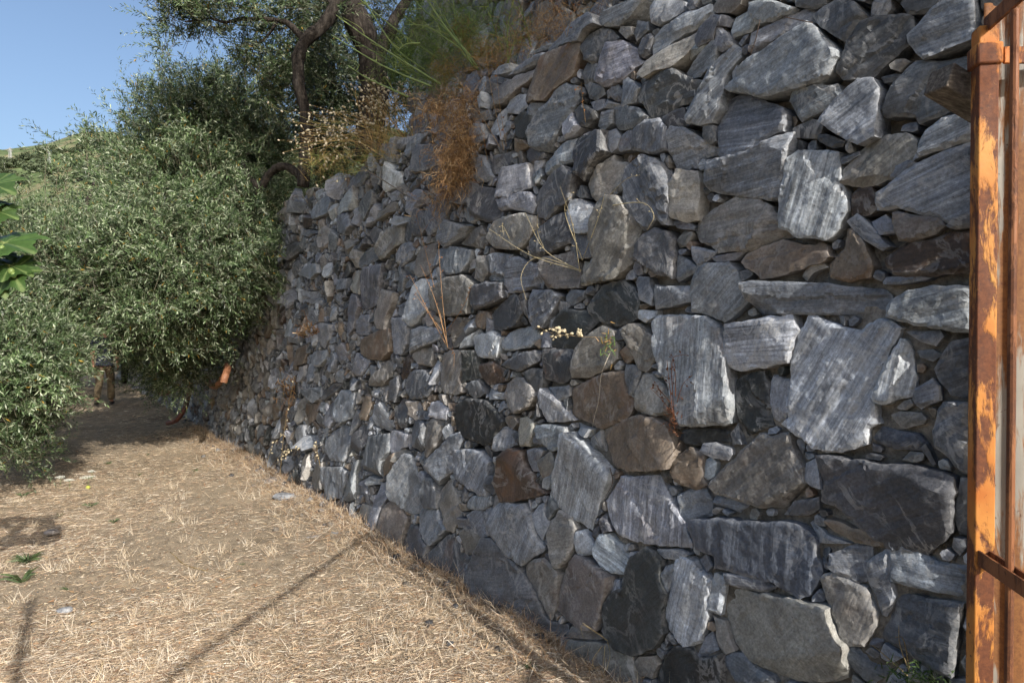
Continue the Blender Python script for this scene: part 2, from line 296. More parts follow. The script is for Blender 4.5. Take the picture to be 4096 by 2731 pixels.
TRACED = {
'A': """l 25 1260,165 1320,90 1560,0 1650,0 1610,60 1560,130 1440,215 1330,225 1280,200
g 25 1000,230 1200,110 1260,150 1290,225 1180,270 1130,360 960,380 810,465 820,410 940,300
b 62 640,800 700,610 830,480 1000,390 1120,370 1130,420 1080,600 1050,660 920,760 830,850 660,880 635,850
d 30 1125,400 1180,300 1290,235 1350,250 1420,320 1340,390 1310,520 1240,545 1170,510
g 25 1270,690 1310,510 1350,380 1480,360 1590,410 1600,500 1650,515 1480,690 1300,740
d - 1110,610 1160,540 1250,530 1290,600 1260,700 1130,705
g - 1130,720 1180,695 1290,740 1310,800 1230,850 1170,830
t 30 310,800 420,720 560,640 710,580 690,660 640,720 570,770 480,870 330,940 300,880
g 25 475,640 580,560 760,460 810,450 780,520 700,560 580,620
l - 480,930 500,850 580,800 640,810 650,870 670,910 600,970 500,970
l - 225,820 300,800 320,860 325,930 240,920
g 20 700,1250 690,1120 740,1000 830,890 900,800 990,710 1080,740 1090,850 1060,930 960,1060 900,1200 830,1300 740,1280
l 60 955,1060 1040,970 1120,1090 1060,1160 990,1180
d - 1060,950 1130,890 1250,950 1260,1010 1180,1090 1120,1070
g 60 1470,880 1480,700 1510,655 1600,720 1640,760 1590,870 1480,910
d 25 1590,800 1650,720 1760,650 1900,590 2020,660 2180,690 2110,860 1950,900 1900,960 1800,1000 1700,1000 1670,900 1590,860
l 25 1730,430 1740,320 1830,220 2000,120 2220,40 2260,90 2240,150 2130,230 1950,320 1820,440 1740,480
t 25 1670,650 1720,540 1850,440 2000,340 2100,280 2090,380 2030,470 1930,580 1800,620 1720,680
g 40 2030,500 2050,420 2120,290 2230,180 2330,130 2400,160 2400,200 2280,230 2250,330 2140,430
l 30 1985,620 2060,520 2150,420 2250,340 2290,420 2240,560 2120,640 2020,655
g - 1740,200 1730,60 1770,0 1960,0 1970,90 1880,170 1780,215
g 60 1600,430 1640,330 1710,290 1740,330 1700,450 1650,490
g - 1570,290 1600,180 1690,190 1700,260 1600,350
t - 1410,260 1440,220 1540,230 1550,290 1490,320
l 20 1850,1170 1900,1090 2030,1100 2100,1150 2180,1210 2290,1290 2280,1310 2100,1350 1990,1440 1900,1450 1870,1350
g 80 1560,1190 1570,1100 1680,1030 1790,1020 1860,1090 1850,1290 1700,1310 1570,1280 1540,1230
g 10 1390,920 1530,910 1620,930 1700,1000 1690,1030 1560,1090 1440,1110 1380,1060
g 15 1240,1070 1280,950 1390,940 1370,1050 1300,1110
d 30 1060,1180 1200,1130 1330,1110 1350,1260 1370,1300 1240,1420 1160,1540 1080,1480 1060,1350
g 20 780,1440 810,1370 940,1230 1070,1180 1050,1290 1060,1370 940,1430 820,1500
l - 680,1400 720,1350 770,1360 760,1420 690,1500
g - 340,1400 380,1330 520,1290 540,1360 500,1400 410,1490 350,1480
g - 215,1530 240,1320 300,1340 340,1460 360,1510 300,1550 230,1560
l - 320,1090 400,980 480,910 470,1040 400,1150 330,1140
k - 570,1150 580,1010 640,950 720,1000 700,1100 690,1190 620,1200
l - 150,1110 230,1050 290,1060 290,1180 210,1240 170,1200
g 10 285,1200 300,1150 360,1160 400,1240 340,1270 290,1260
b - 540,1290 555,1180 660,1210 680,1250 560,1300
d - 615,1280 680,1240 800,1310 790,1350 680,1400 640,1360
g - 660,960 700,890 790,880 770,950 700,1000
g - 1330,1120 1400,1100 1440,1170 1420,1260 1380,1300 1350,1230
g 60 1410,1270 1450,1140 1560,1090 1570,1130 1520,1270 1440,1290
d - 1810,1080 1820,1000 1980,920 2040,1040 2020,1070 1880,1120
g - 2165,1160 2180,1070 2260,1090 2280,1200 2210,1220
l -20 1300,830 1440,890 1460,910 1380,930 1310,920
g - 1210,880 1290,850 1300,920 1240,950
g 25 700,440 830,370 870,360 850,400 720,450
g - 380,640 420,570 500,540 500,600 420,640
d - 250,770 330,690 390,720 330,790
t - 180,990 190,930 290,930 300,1010 200,1050""",
'B': """l 50 -90,1000 -60,900 20,740 60,640 110,530 210,430 290,380 350,430 340,500 230,650 210,800 190,930 130,1050 0,1070 -60,1060
l 30 430,440 460,290 620,210 760,120 880,60 960,90 970,180 900,210 730,310 620,380 500,450 440,480
g 32 225,760 330,650 350,580 430,500 700,350 930,200 1010,260 1100,360 1190,450 1210,500 1130,660 1030,720 880,770 700,810 560,840 500,830 440,800 300,800
l - 260,330 240,250 290,140 430,60 480,100 460,210 420,270 300,300
l - 440,110 430,20 560,0 700,40 820,70 770,120 600,190 490,210
d 30 960,130 1060,50 1180,0 1330,30 1420,130 1370,210 1320,250 1290,320 1240,360 1110,270 990,200
d 40 1200,600 1240,450 1310,300 1350,210 1450,160 1640,115 1790,130 1800,250 1750,380 1640,480 1560,560 1480,640 1400,670 1230,680
g 20 1780,300 1850,230 1990,80 2110,0 2350,-20 2350,350 2100,430 1920,500 1850,440 1800,380
t - 100,90 130,30 200,-30 390,-20 360,50 270,110 150,110
g - -60,150 0,60 80,40 120,90 60,180 -10,240
g - -60,350 0,240 110,140 240,140 270,180 230,240 150,240 120,330 0,400
g 70 120,390 140,250 170,210 250,310 280,380 180,440
g 30 760,870 830,770 1040,710 1060,740 1180,720 1210,830 1150,850 1110,920 880,1040 820,950 800,900
g 40 1060,1050 1120,960 1180,870 1300,760 1370,690 1480,690 1540,760 1520,900 1530,1170 1430,1220 1380,1250 1200,1130
d 20 1525,960 1590,850 1660,720 1750,600 1830,510 2030,520 2350,470 2350,880 2200,890 2050,980 1860,1050 1830,980 1700,990 1600,1000
l 25 1840,1370 1870,1250 1930,1110 2060,1020 2340,930 2340,1190 2150,1250 1960,1320
g 8 130,1110 140,1000 210,830 330,800 420,820 560,870 740,930 760,990 740,1130 640,1180 520,1250 400,1330 180,1350 150,1220
g 15 70,1560 90,1370 300,1350 500,1290 640,1190 820,1130 790,1300 740,1560 700,1700 660,1710 400,1680 110,1640
t 40 1200,1560 1220,1450 1310,1330 1440,1210 1560,1150 1740,1150 1850,1200 1840,1350 1760,1440 1640,1520 1580,1530 1500,1560 1400,1590 1200,1580
g 45 1560,1480 1600,1380 1750,1370 1840,1390 1730,1490 1640,1530
d - 970,1150 1080,1150 1230,1200 1200,1250 1110,1260 1010,1210
d - 800,1100 950,1020 1050,1040 1020,1130 960,1170 820,1180
g 25 1190,1390 1200,1350 1330,1290 1350,1320 1260,1380 1200,1400
d - 30,1170 40,1070 120,1080 140,1200 80,1230
g 60 1450,140 1470,30 1500,0 1610,0 1600,70 1540,140
d - 1700,20 1720,-30 2040,-30 2000,70 1880,100 1770,110
d - 1530,650 1640,630 1730,640 1680,690 1560,700
d - 820,10 880,-40 1060,-40 1060,30 970,70 830,60""",
'C': """t 20 1150,80 1180,20 1250,-60 1380,-170 1400,-120 1500,-110 1530,0 1490,110 1420,140 1280,230 1210,190
g -60 1490,60 1520,-70 1640,-170 1760,-140 1850,-30 1890,60 1900,280 1890,430 1830,420 1790,380 1720,460 1660,470 1580,330 1500,200
l - 400,160 420,0 480,-60 680,-100 690,0 710,110 640,140 520,170 430,200
g - 25,230 90,80 180,50 240,80 230,220 120,250
d 70 205,340 210,230 280,100 400,110 440,200 440,300 400,400 330,400 250,370
g - 430,220 540,160 690,140 720,180 740,260 700,330 560,290 450,310
d 35 720,220 770,130 890,0 1000,-70 1090,0 1060,130 1040,220 980,260 830,380 740,360
g - 110,330 160,270 210,280 250,370 190,415 130,390
g 10 0,400 150,420 170,440 110,520 20,580 -100,560 -130,440
t - 45,590 140,470 260,430 300,500 300,590 270,630 110,600
t 65 320,560 400,400 470,360 640,330 730,350 740,420 690,560 600,640 430,630 340,610
d 30 690,580 760,450 880,360 1010,310 1040,400 1030,580 900,650 740,710 710,690
l - 1025,330 1040,210 1130,215 1240,280 1250,370 1220,480 1150,500 1050,480
g - 1030,560 1050,510 1200,510 1230,620 1220,700 1090,710 1040,640
t 60 1240,560 1250,420 1310,260 1380,190 1470,190 1560,320 1640,450 1600,560 1580,650 1560,750 1430,880 1290,920 1190,920 1200,800 1260,700
d - 1590,720 1610,600 1680,500 1760,460 1860,480 1900,560 1920,700 1910,880 1800,850 1680,770
w 5 1900,100 1950,0 1960,-40 2120,-20 2140,60 2110,380 2000,390 1900,360
g - 1900,390 2010,390 2070,440 2060,470 1940,450 1900,430
g - 2060,640 2070,610 2270,650 2250,690 2120,780 2070,720
g 40 1910,870 1910,700 1940,670 2100,790 2080,830 1940,910
g - 1580,920 1610,870 1690,880 1740,1020 1730,1110 1640,1060
g - 1760,1010 1780,940 1830,960 2050,940 2060,1080 1960,1110 1770,1140
k 30 1165,1130 1200,1060 1320,950 1450,900 1560,960 1620,1060 1590,1230 1500,1270 1400,1285 1240,1240 1180,1180
g 8 470,790 490,720 580,700 650,740 780,770 780,900 740,960 560,1000 500,1000 465,940
t 5 790,760 820,700 930,690 1040,640 1080,750 1100,850 1090,960 840,970 820,900
t - 1110,820 1130,740 1200,750 1190,930 1110,940
g - -130,750 -100,640 20,615 190,640 170,750 110,830 20,850
t - 220,880 250,700 300,690 330,820 270,920
g 80 310,690 400,670 520,680 480,790 460,860 340,840
g - 300,880 360,840 430,870 420,910 330,905
t - 110,820 180,720 240,700 230,790 150,830
d 15 190,950 330,920 460,920 460,1050 380,1090 210,1150 180,1060
t - -130,980 0,880 130,860 220,930 180,1050 160,1180 0,1200 -120,1150
d - 320,1200 400,1110 540,1010 600,1080 625,1180 550,1290 400,1330 350,1310
t - 595,1090 640,1070 660,1150 690,1240 640,1210
g 40 670,1080 700,980 880,990 970,1040 910,1130 880,1180 800,1300 720,1310 680,1200
g - 970,1030 1020,970 1140,990 1130,1060 1050,1110 980,1090
g - 900,1150 960,1090 1030,1110 950,1180
l - 810,1300 830,1220 930,1190 900,1260 840,1320
k - 860,1360 900,1240 990,1150 1150,1160 1220,1250 1160,1330 1100,1400 1050,1510 930,1500 850,1450
b - 190,1220 210,1160 300,1170 330,1220 260,1320 210,1300
g - 290,1350 300,1210 350,1270 340,1340
l - 180,1440 180,1370 360,1340 420,1390 410,1500 390,1560 260,1560 210,1540
l - 420,1420 480,1340 660,1280 720,1320 740,1400 650,1480 500,1500 440,1490
t - 10,1310 50,1220 140,1220 120,1330 110,1440 30,1470
g - 100,1340 130,1240 190,1230 200,1300 130,1370
g - 100,1480 140,1390 210,1310 230,1350 180,1450
g - 740,1360 800,1340 850,1400 840,1470 770,1470
l - 1580,1160 1730,1160 1730,1210 1660,1250 1600,1220
d - 1405,1300 1500,1270 1490,1400 1420,1410""",
'D': """g 25 1520,150 1640,70 1770,-40 2000,-160 2340,-290 2340,350 2150,410 1900,330 1700,285 1520,310
l 75 770,50 790,-110 880,-200 1190,-195 1200,0 1250,230 1250,300 1200,450 1100,560 860,530 740,440 730,300 750,100
t 10 -80,460 -60,400 100,270 320,180 520,220 610,280 680,370 750,510 730,540 600,590 440,640 150,660 120,620 0,580 -60,530
l 50 -50,770 90,750 240,750 300,810 330,860 350,940 420,1000 390,1080 350,1130 260,1200 190,1260 80,1190 -60,1170 -70,1000 -50,850
r - 1260,290 1280,170 1340,100 1430,95 1480,200 1490,280 1430,330 1290,370
g -45 1250,400 1340,330 1370,350 1480,470 1530,540 1610,600 1540,640 1400,550 1310,470
g - 1450,400 1560,345 1650,420 1650,490 1520,500 1480,460
t - 1650,380 1645,320 1700,315 1850,355 2010,360 2070,430 2000,500 1790,560 1710,550 1670,470
d - 2110,430 2180,370 2320,330 2320,440 2170,460
r 10 1570,710 1640,660 1760,570 1950,550 2110,480 2320,460 2320,830 2100,850 1750,860 1650,850 1600,790
b - 360,730 400,670 560,600 700,560 850,600 950,610 1000,570 1060,600 1110,700 1050,740 900,790 740,840 650,870 540,880 480,830 400,790
b 75 1080,840 1090,750 1220,640 1240,470 1290,460 1400,600 1460,770 1440,870 1260,900 1110,880
t - 860,860 930,750 1000,740 1070,790 960,830 900,900
g 3 430,920 470,905 1000,930 1330,950 1520,970 1580,1010 1610,1100 1590,1150 1460,1190 800,1190 490,1195 430,1090
g - 1560,910 1590,870 1780,865 1970,870 1900,900 1700,930 1570,935
l 15 1615,1130 1650,1070 1800,990 1990,955 2310,940 2310,1350 2150,1340 1960,1290 1700,1250 1620,1210
g - 1720,1335 2010,1325 2050,1380 1990,1460 1860,1420 1770,1370
l 5 215,1540 240,1270 400,1250 690,1210 710,1180 780,1170 800,1230 840,1330 800,1390 790,1480 760,1600 500,1650 310,1670 240,1620
g - 90,700 380,650 280,720 130,740
w - 165,1390 190,1340 225,1350 220,1480 195,1480""",
'E': """t - 1040,240 1060,130 1090,0 1120,-60 1200,-140 1310,-200 1390,-160 1420,-60 1440,80 1340,150 1200,220 1110,240
t -50 1480,-170 1540,-220 1610,-220 1680,-140 1740,-110 1750,60 1660,180 1600,150 1560,40
l 88 1720,-240 1780,-300 2000,-300 2180,-280 2310,-190 2340,-50 2380,100 2410,400 2400,620 2350,640 2000,640 1940,520 1880,280 1800,160 1740,0
b - 1000,420 1010,330 1200,240 1370,185 1480,190 1490,320 1550,430 1500,560 1400,630 1250,670 1130,620 1010,560
g 80 1480,130 1600,140 1610,190 1570,330 1550,400 1510,370 1480,240
t - 1550,460 1600,280 1630,190 1700,220 1800,300 1870,390 1840,540 1720,560 1580,520
b - 1280,770 1300,690 1380,640 1500,590 1640,560 1690,580 1740,570 1850,640 1920,780 1930,900 1880,1010 1720,1020 1500,1030 1390,1010 1350,970 1330,880
l 70 820,1230 830,1180 900,980 950,870 1000,720 1040,705 1170,840 1300,960 1370,1050 1360,1110 1290,1250 1230,1400 1160,1540 1080,1490 960,1420 880,1340
l 85 1310,1290 1400,1170 1440,1090 1760,1085 1810,1170 1880,1300 1960,1440 2050,1640 2050,1690 1960,1690 1780,1670 1570,1630 1420,1590 1370,1520 1330,1390
r 80 395,1130 430,1020 460,900 520,840 590,860 640,1000 690,1050 720,1130 800,1230 690,1260 520,1300 440,1290
l - 640,860 720,840 800,860 740,960 760,1040 690,1030 650,940
t - 740,960 850,860 880,1000 830,1080 790,1120 770,1020
g - 790,1170 800,1100 880,1010 860,1100 810,1190
g 65 20,1000 50,850 160,850 260,870 320,960 310,1100 300,1240 240,1240 110,1150 20,1100
d - 300,1180 310,1070 380,1080 390,1160 350,1240
w - 325,990 350,920 450,930 440,1000 370,1050
t - 340,1400 350,1240 380,1190 430,1290 400,1340
k - 30,620 40,470 120,410 300,430 390,520 450,610 400,700 350,800 280,810 100,750 40,680
k - 95,290 120,10 200,10 220,120 240,240 130,260
d - 130,280 220,250 280,370 190,420 150,390
r - 210,130 350,100 430,160 440,270 290,300 240,230
g - 300,380 310,330 430,370 440,430 330,420
t -40 440,290 540,230 600,240 700,310 740,390 690,480 580,530 500,470 440,400
d - 600,200 700,160 780,160 780,280 740,370 640,230
d - 420,130 460,90 640,20 720,0 770,20 750,100 660,150 580,180
d 75 790,130 790,-10 1050,-10 1080,40 1030,150 1010,240 960,280 870,270 800,240
l - 1010,190 1060,60 1090,0 1100,50 1050,150 1030,190
l 70 760,480 750,400 790,330 870,390 960,490 1040,600 950,620 800,610
g - 820,320 1000,300 1005,390 920,430 870,380
d - 690,470 750,390 770,560 720,600
g 15 715,700 720,640 850,640 980,660 990,740 950,840 850,860 780,800
w - 580,680 590,590 650,570 710,620 700,720 660,820 590,820
g 80 370,740 430,660 510,670 530,810 420,860 370,850
t - 460,570 540,560 580,620 520,680 470,650
d - 510,720 580,680 600,820 560,840
l - 1045,630 1190,680 1150,740 1070,700
d - 1180,760 1260,690 1290,870 1200,840
g - 1690,190 1790,175 1800,230 1710,240
k 5 1920,770 1950,680 2200,680 2360,700 2360,800 2290,800 2040,830
l -10 2115,870 2150,800 2260,800 2390,840 2400,890 2370,940 2250,920
b - 1890,1040 1920,920 2030,840 2150,900 2140,1090 2190,1150 2080,1190 1930,1120
l - 2140,1090 2150,950 2210,920 2250,970 2230,1080 2180,1110
g - 1930,1440 1930,1240 2030,1200 2130,1180 2190,1300 2180,1420 2000,1500
g - 120,1350 130,1290 180,1250 330,1250 330,1330 270,1360 180,1370""",
'F': """g 20 1990,160 2070,20 2140,-60 2310,-110 2310,410 2100,380 2000,230
l 60 770,100 810,-80 860,-200 930,-300 990,-280 1150,-200 1350,-165 1500,-255 1600,-250 1720,-180 1640,-40 1540,160 1470,350 1480,560 1530,620 1430,660 1420,790 1270,840 1200,860 1060,855 960,820 830,720 700,620 760,570 770,300
l 75 1480,390 1530,250 1600,100 1690,-90 1740,-90 1790,30 1810,250 1790,390 1680,410 1590,450 1490,440
d - 1830,10 1950,0 2030,40 1960,90 1870,60
t 35 65,1170 100,1090 250,960 400,820 500,720 600,750 760,700 790,850 870,1000 870,1150 760,1270 680,1340 520,1340 350,1290 120,1220
g -15 90,1260 120,1240 270,1290 400,1330 280,1395 90,1320
d 20 1000,900 1110,895 1290,940 1420,950 1550,980 1720,970 1880,1010 2050,1050 2140,1100 2170,1220 2130,1400 2140,1560 1900,1770 1700,1760 1500,1640 1270,1430 1160,1340 1020,1300 1030,1100
d - 2150,1400 2210,1100 2290,1110 2290,1600 2160,1580
l 75 870,1110 890,980 990,925 1030,1180 950,1160
D -5 1450,750 1530,660 1690,700 1830,710 1910,800 1850,860 1640,840 1500,800
t - 1620,560 1700,530 1850,540 1900,590 1870,640 1720,665 1660,610
g 20 1810,420 1830,340 1960,250 2010,320 2020,430 1880,500 1840,470
g 30 1970,700 2000,600 2060,450 2290,460 2290,1060 2200,1050 2130,990 2100,900 1990,830
k 80 280,430 290,260 420,190 530,180 560,300 580,540 600,640 500,680 350,740 310,600
l 85 570,500 570,290 590,230 640,230 660,260 740,260 760,430 720,560 640,620 590,600
d - 1880,850 1920,820 1990,960 1970,980
d - 690,1410 780,1300 990,1260 980,1370 880,1410 770,1420
d - 240,720 290,640 340,800 260,800""",
'G': """g 70 330,200 340,110 400,30 470,10 500,30 620,40 680,130 720,300 790,400 780,440 610,545 560,530 470,460 400,340 350,270
g 60 130,130 230,60 330,60 345,300 250,320 190,270
t - 65,280 120,240 190,260 250,330 230,420 150,470 110,460
d -5 120,830 130,680 180,540 240,400 260,330 340,330 400,380 470,480 560,560 600,640 680,760 740,880 760,1000 820,1040 960,1070 960,1130 880,1200 760,1220 640,1150 480,1060 300,980 170,900
t - 620,640 615,560 710,510 800,500 850,560 900,650 880,780 870,900 820,1030 780,980 740,870 660,730
p - 860,930 890,780 920,660 1000,510 1050,470 1170,510 1300,590 1380,650 1370,760 1320,880 1300,1000 1250,1100 1130,1110 1000,1050 880,970
t 10 810,290 830,190 890,100 1000,150 1040,260 1030,420 990,500 930,580 880,560 840,460
l - 1030,400 1050,280 1110,265 1180,360 1220,470 1070,475
l - 680,150 730,50 780,30 790,140 835,220 770,340 720,250
g 50 770,130 830,-50 880,80 810,180
l -40 1210,430 1250,300 1330,300 1420,390 1500,480 1540,530 1490,640 1370,620 1290,570 1240,500
d - 1190,370 1200,260 1260,210 1240,330 1210,410
d - 1260,200 1290,110 1360,260 1290,280
k - 1320,900 1390,790 1490,740 1510,620 1550,500 1680,400 1750,440 1800,560 1790,700 1840,800 1810,950 1830,1130 1750,1250 1580,1320 1440,1270 1340,1160
l 75 1290,820 1350,690 1420,690 1420,760 1400,830
l - 1265,1120 1310,1010 1330,1150 1280,1170
l 75 1810,960 1850,780 1900,540 1950,490 2020,490 2080,550 2110,600 2180,640 2220,690 2190,860 2190,990 2110,1240 1960,1275 1900,1180 1830,1100
g - 1785,650 1830,570 1900,550 1880,680 1850,780 1810,730
l - 1745,460 1760,420 1930,420 2030,470 1920,520 1830,500
g - 2095,520 2165,465 2230,560 2170,610
l - 2180,910 2230,640 2340,650 2330,780 2290,980 2200,940
t - 960,1190 1150,1210 1330,1230 1430,1280 1540,1340 1560,1450 1600,1600 1250,1600 1150,1480 1010,1400 960,1290
t - 980,1150 1010,1090 1240,1150 1290,1190 1200,1210 990,1180
t - 1550,1400 1600,1350 1720,1340 1740,1420 1690,1530 1590,1510
k - 1720,1600 1730,1470 1810,1350 1880,1260 2050,1270 2100,1350 2300,1310 2330,1450 2330,1600
g - 2090,1340 2150,1180 2200,1140 2260,1290 2150,1340""",
'H': """D 85 -70,230 -40,170 150,160 400,190 590,200 700,190 850,220 950,310 990,380 980,500 1030,620 960,760 920,820 820,850 740,790 620,700 400,650 220,600 130,580 140,480 50,440 0,420 -10,330
t - 165,900 200,820 290,770 540,810 870,870 1110,920 1130,1040 1200,1180 1240,1230 1260,1440 1240,1530 1100,1550 820,1560 640,1490 500,1440 380,1380 260,1250 200,1080
t - 90,1010 190,1050 220,1200 270,1290 170,1330 120,1260 120,1120
g -30 185,1350 240,1310 340,1340 440,1440 580,1500 620,1570 300,1570 200,1430
g -35 1165,1340 1240,1260 1330,1290 1480,1400 1630,1420 1530,1530 1450,1570 1380,1560 1260,1450
t - 1020,690 1060,640 1130,630 1290,710 1400,760 1450,870 1480,960 1480,1080 1390,1240 1260,1230 1190,1190 1150,1040 1110,920
g -5 1100,560 1110,460 1250,410 1330,380 1440,370 1440,500 1390,690 1330,700 1230,650 1110,580
g 25 1410,540 1500,470 1600,400 1610,680 1640,830 1570,1000 1520,990 1470,830 1420,680
g -14 1600,340 1660,330 1800,440 1990,540 2250,570 2240,850 2000,790 1800,740 1620,690 1610,550
d -14 1620,850 1660,830 2220,900 2200,1100 2150,1500 1900,1380 1650,1260 1510,1170 1590,1050
g -10 205,720 210,620 280,625 480,670 620,740 610,770 510,800 340,750
l - 30,930 100,660 130,630 200,670 190,800 150,980 70,960
g -30 900,210 930,190 1060,290 1270,370 1190,375 1000,370
b -20 1050,190 1080,165 1200,190 1300,250 1490,270 1610,340 1570,390 1470,390 1300,350 1150,270""",
'I': """l - 1245,380 1290,280 1350,130 1410,120 1370,240 1340,340 1270,395
g - 1370,210 1400,130 1500,90 1460,180 1390,240
g 30 1440,270 1480,170 1560,90 1680,80 1600,180 1530,260 1480,300
g - 1490,370 1520,260 1610,190 1730,180 1740,380 1660,430 1540,450
g 45 940,600 960,530 1060,390 1090,420 1100,500 1060,570 950,610
g 45 605,830 640,760 750,650 780,720 760,830 690,860 620,890
l - 830,800 880,700 1000,580 1010,700 980,800 900,810 840,850
g - 1000,640 1010,580 1070,570 1060,680 1020,710
d 50 1040,800 1060,720 1160,610 1180,650 1170,750 1120,840 1090,900
g - 1110,870 1120,780 1190,740 1210,800 1190,900 1130,960
g - 1185,740 1210,690 1300,680 1290,760 1220,790
t 40 1210,850 1260,790 1340,720 1390,720 1370,800 1270,880 1220,900
l 70 1250,580 1290,420 1330,360 1370,430 1420,440 1420,560 1370,580 1290,630
g - 1310,660 1370,620 1420,640 1400,700 1340,720
g 40 1470,730 1500,660 1560,610 1660,620 1640,740 1590,770 1530,850 1480,820
d - 1480,610 1500,530 1560,500 1610,520 1580,590 1510,650
l - 1385,930 1400,860 1520,850 1540,880 1430,950
d 60 1430,1060 1440,940 1530,880 1550,1000 1490,1110
d 70 1510,1030 1540,880 1570,770 1640,830 1650,980 1600,1050
g 65 1640,870 1660,790 1780,650 1870,630 1900,740 1840,880 1800,970 1720,1040 1680,980
g 20 1770,1060 1790,980 1850,890 1960,930 2070,950 2000,1040 1900,1110 1840,1150
t 60 1200,1270 1220,1170 1270,1010 1380,930 1430,960 1430,1110 1350,1170 1300,1240 1230,1280
d - 1110,980 1180,960 1250,1000 1250,1100 1200,1150 1130,1060
d - 1000,1160 1010,1070 1110,1050 1140,1120 1070,1170
g 40 1035,1320 1050,1260 1100,1150 1220,1160 1200,1260 1100,1310 1060,1350
t - 945,1340 960,1240 1000,1180 1070,1200 1030,1340
t - 850,1220 860,1160 920,1070 980,1090 940,1170 900,1240
g - 1395,1280 1400,1200 1440,1130 1510,1100 1560,1180 1520,1260 1430,1330
g - 1410,1370 1480,1290 1560,1240 1560,1350 1530,1400 1470,1410
t - 1570,1400 1590,1230 1620,1150 1720,1110 1740,1180 1730,1290 1680,1400 1610,1430
g - 1730,1320 1740,1180 1800,1140 1820,1200 1780,1310
g - 475,1400 520,1350 580,1310 660,1310 670,1390 600,1450 540,1430
d - 350,1200 380,1110 480,1100 490,1180 420,1240 360,1260
g - 500,1040 520,980 620,980 640,1020 560,1050
l - 340,1480 345,1360 400,1350 420,1400 370,1530
d - 470,930 500,830 560,850 600,880 560,960 490,970
g - 415,830 450,720 510,710 530,750 480,830
l - 760,880 780,750 830,740 820,830 780,920
g 70 830,960 840,850 920,830 960,900 980,950 920,1040 850,1010
l - 980,930 1000,790 1040,760 1060,860 1020,950
d - 860,1420 880,1300 940,1290 940,1380 890,1430
g - 790,1520 830,1460 910,1440 910,1540 830,1560
g - 1250,1330 1250,1280 1320,1270 1300,1350 1270,1390
g 70 1365,1500 1370,1340 1400,1300 1430,1400 1480,1440 1440,1560 1390,1600""",
'J': """l - 1480,430 1500,240 1560,90 1620,40 1740,50 1760,130 1740,240 1680,330 1570,460 1500,490
t - 930,120 920,20 940,-40 1080,-50 1070,60 1050,180 950,160
g 80 1065,200 1080,0 1110,-60 1250,-110 1240,60 1210,200 1190,280 1090,330 1070,300
g 20 895,520 920,330 950,180 1020,190 1050,300 1000,400 980,500 930,560
g 10 980,540 1000,430 1040,380 1130,370 1130,470 1100,560 1020,570
b - 1045,650 1060,600 1110,580 1230,520 1320,500 1340,600 1320,720 1250,800 1130,790 1060,740
t 70 1200,430 1230,270 1270,140 1380,170 1370,260 1310,380 1290,510 1230,500
g - 1335,720 1340,400 1450,400 1490,480 1470,650 1410,750 1350,740
l 30 1480,640 1490,520 1600,490 1720,490 1810,530 1790,600 1680,650 1600,680 1500,740
t - 1510,780 1530,720 1620,680 1700,680 1700,800 1680,860 1570,840
d - 1450,1080 1470,960 1520,890 1640,900 1700,960 1710,1080 1660,1140 1540,1170 1490,1150
t 65 1770,1000 1780,880 1800,740 1880,710 2000,710 2000,850 1960,960 2000,1100 1930,1120 1830,1110 1780,1070
l - 1710,900 1710,800 1760,820 1770,900 1740,1020
l 60 945,900 950,820 990,730 1060,770 1140,820 1080,890 1030,940 970,940
g - 1080,980 1130,850 1190,860 1150,940 1120,1000
t 50 1130,1040 1160,950 1280,800 1330,830 1320,950 1230,1040
g - 770,1280 790,1170 840,1080 970,1090 975,1210 940,1350 850,1390 790,1370
g 60 690,1330 740,1190 770,1200 780,1380 750,1440 690,1400
b - 510,1290 520,1210 620,1210 620,1340 550,1400
b - 1015,1300 1050,1120 1110,1130 1130,1200 1090,1360 1040,1350
l -50 1135,1330 1140,1220 1220,1200 1290,1300 1330,1420 1270,1470 1170,1420
g - 930,1420 940,1310 990,1260 1030,1300 1020,1400 960,1500
l - 640,660 640,460 720,450 770,470 760,600 690,690
g - 585,830 590,720 720,700 710,800 660,860
b - 410,830 440,690 530,650 540,740 510,830 440,850
l 70 420,960 430,860 520,840 500,960 440,1010
g - 540,240 540,150 650,140 650,250 590,270
g - 330,270 350,170 420,110 430,200 380,310
t - 660,220 690,130 770,60 780,200 720,260
d - 840,370 860,260 930,180 920,300 890,430 850,430
d - 200,700 210,600 240,520 310,500 310,600 250,710
g - 375,630 390,500 450,490 450,600 430,670
g - 810,780 820,680 870,640 890,750 880,830 830,840
r 70 1390,900 1430,770 1480,720 1510,800 1480,930 1410,1000
t - 1200,1080 1220,1020 1300,1010 1280,1160 1280,1190
d - 1290,1170 1310,1000 1380,950 1390,1060 1360,1190
d 75 1370,1380 1370,1250 1400,1140 1460,1180 1480,1300 1440,1440 1380,1440
w - 1480,1310 1500,1190 1560,1190 1540,1330 1520,1370
l - 1680,1330 1700,1200 1750,1190 1860,1250 1830,1360
t - 1730,1180 1740,1120 1830,1130 1850,1220 1780,1220
g 75 885,1110 890,1000 930,960 1010,990 980,1080 920,1120
g -30 480,1090 560,1060 660,1050 670,1140 600,1200 550,1160
d - 690,1170 690,1090 760,1020 860,1020 800,1100 720,1170
t - 440,1330 450,1220 500,1120 520,1200 490,1350 450,1400""",
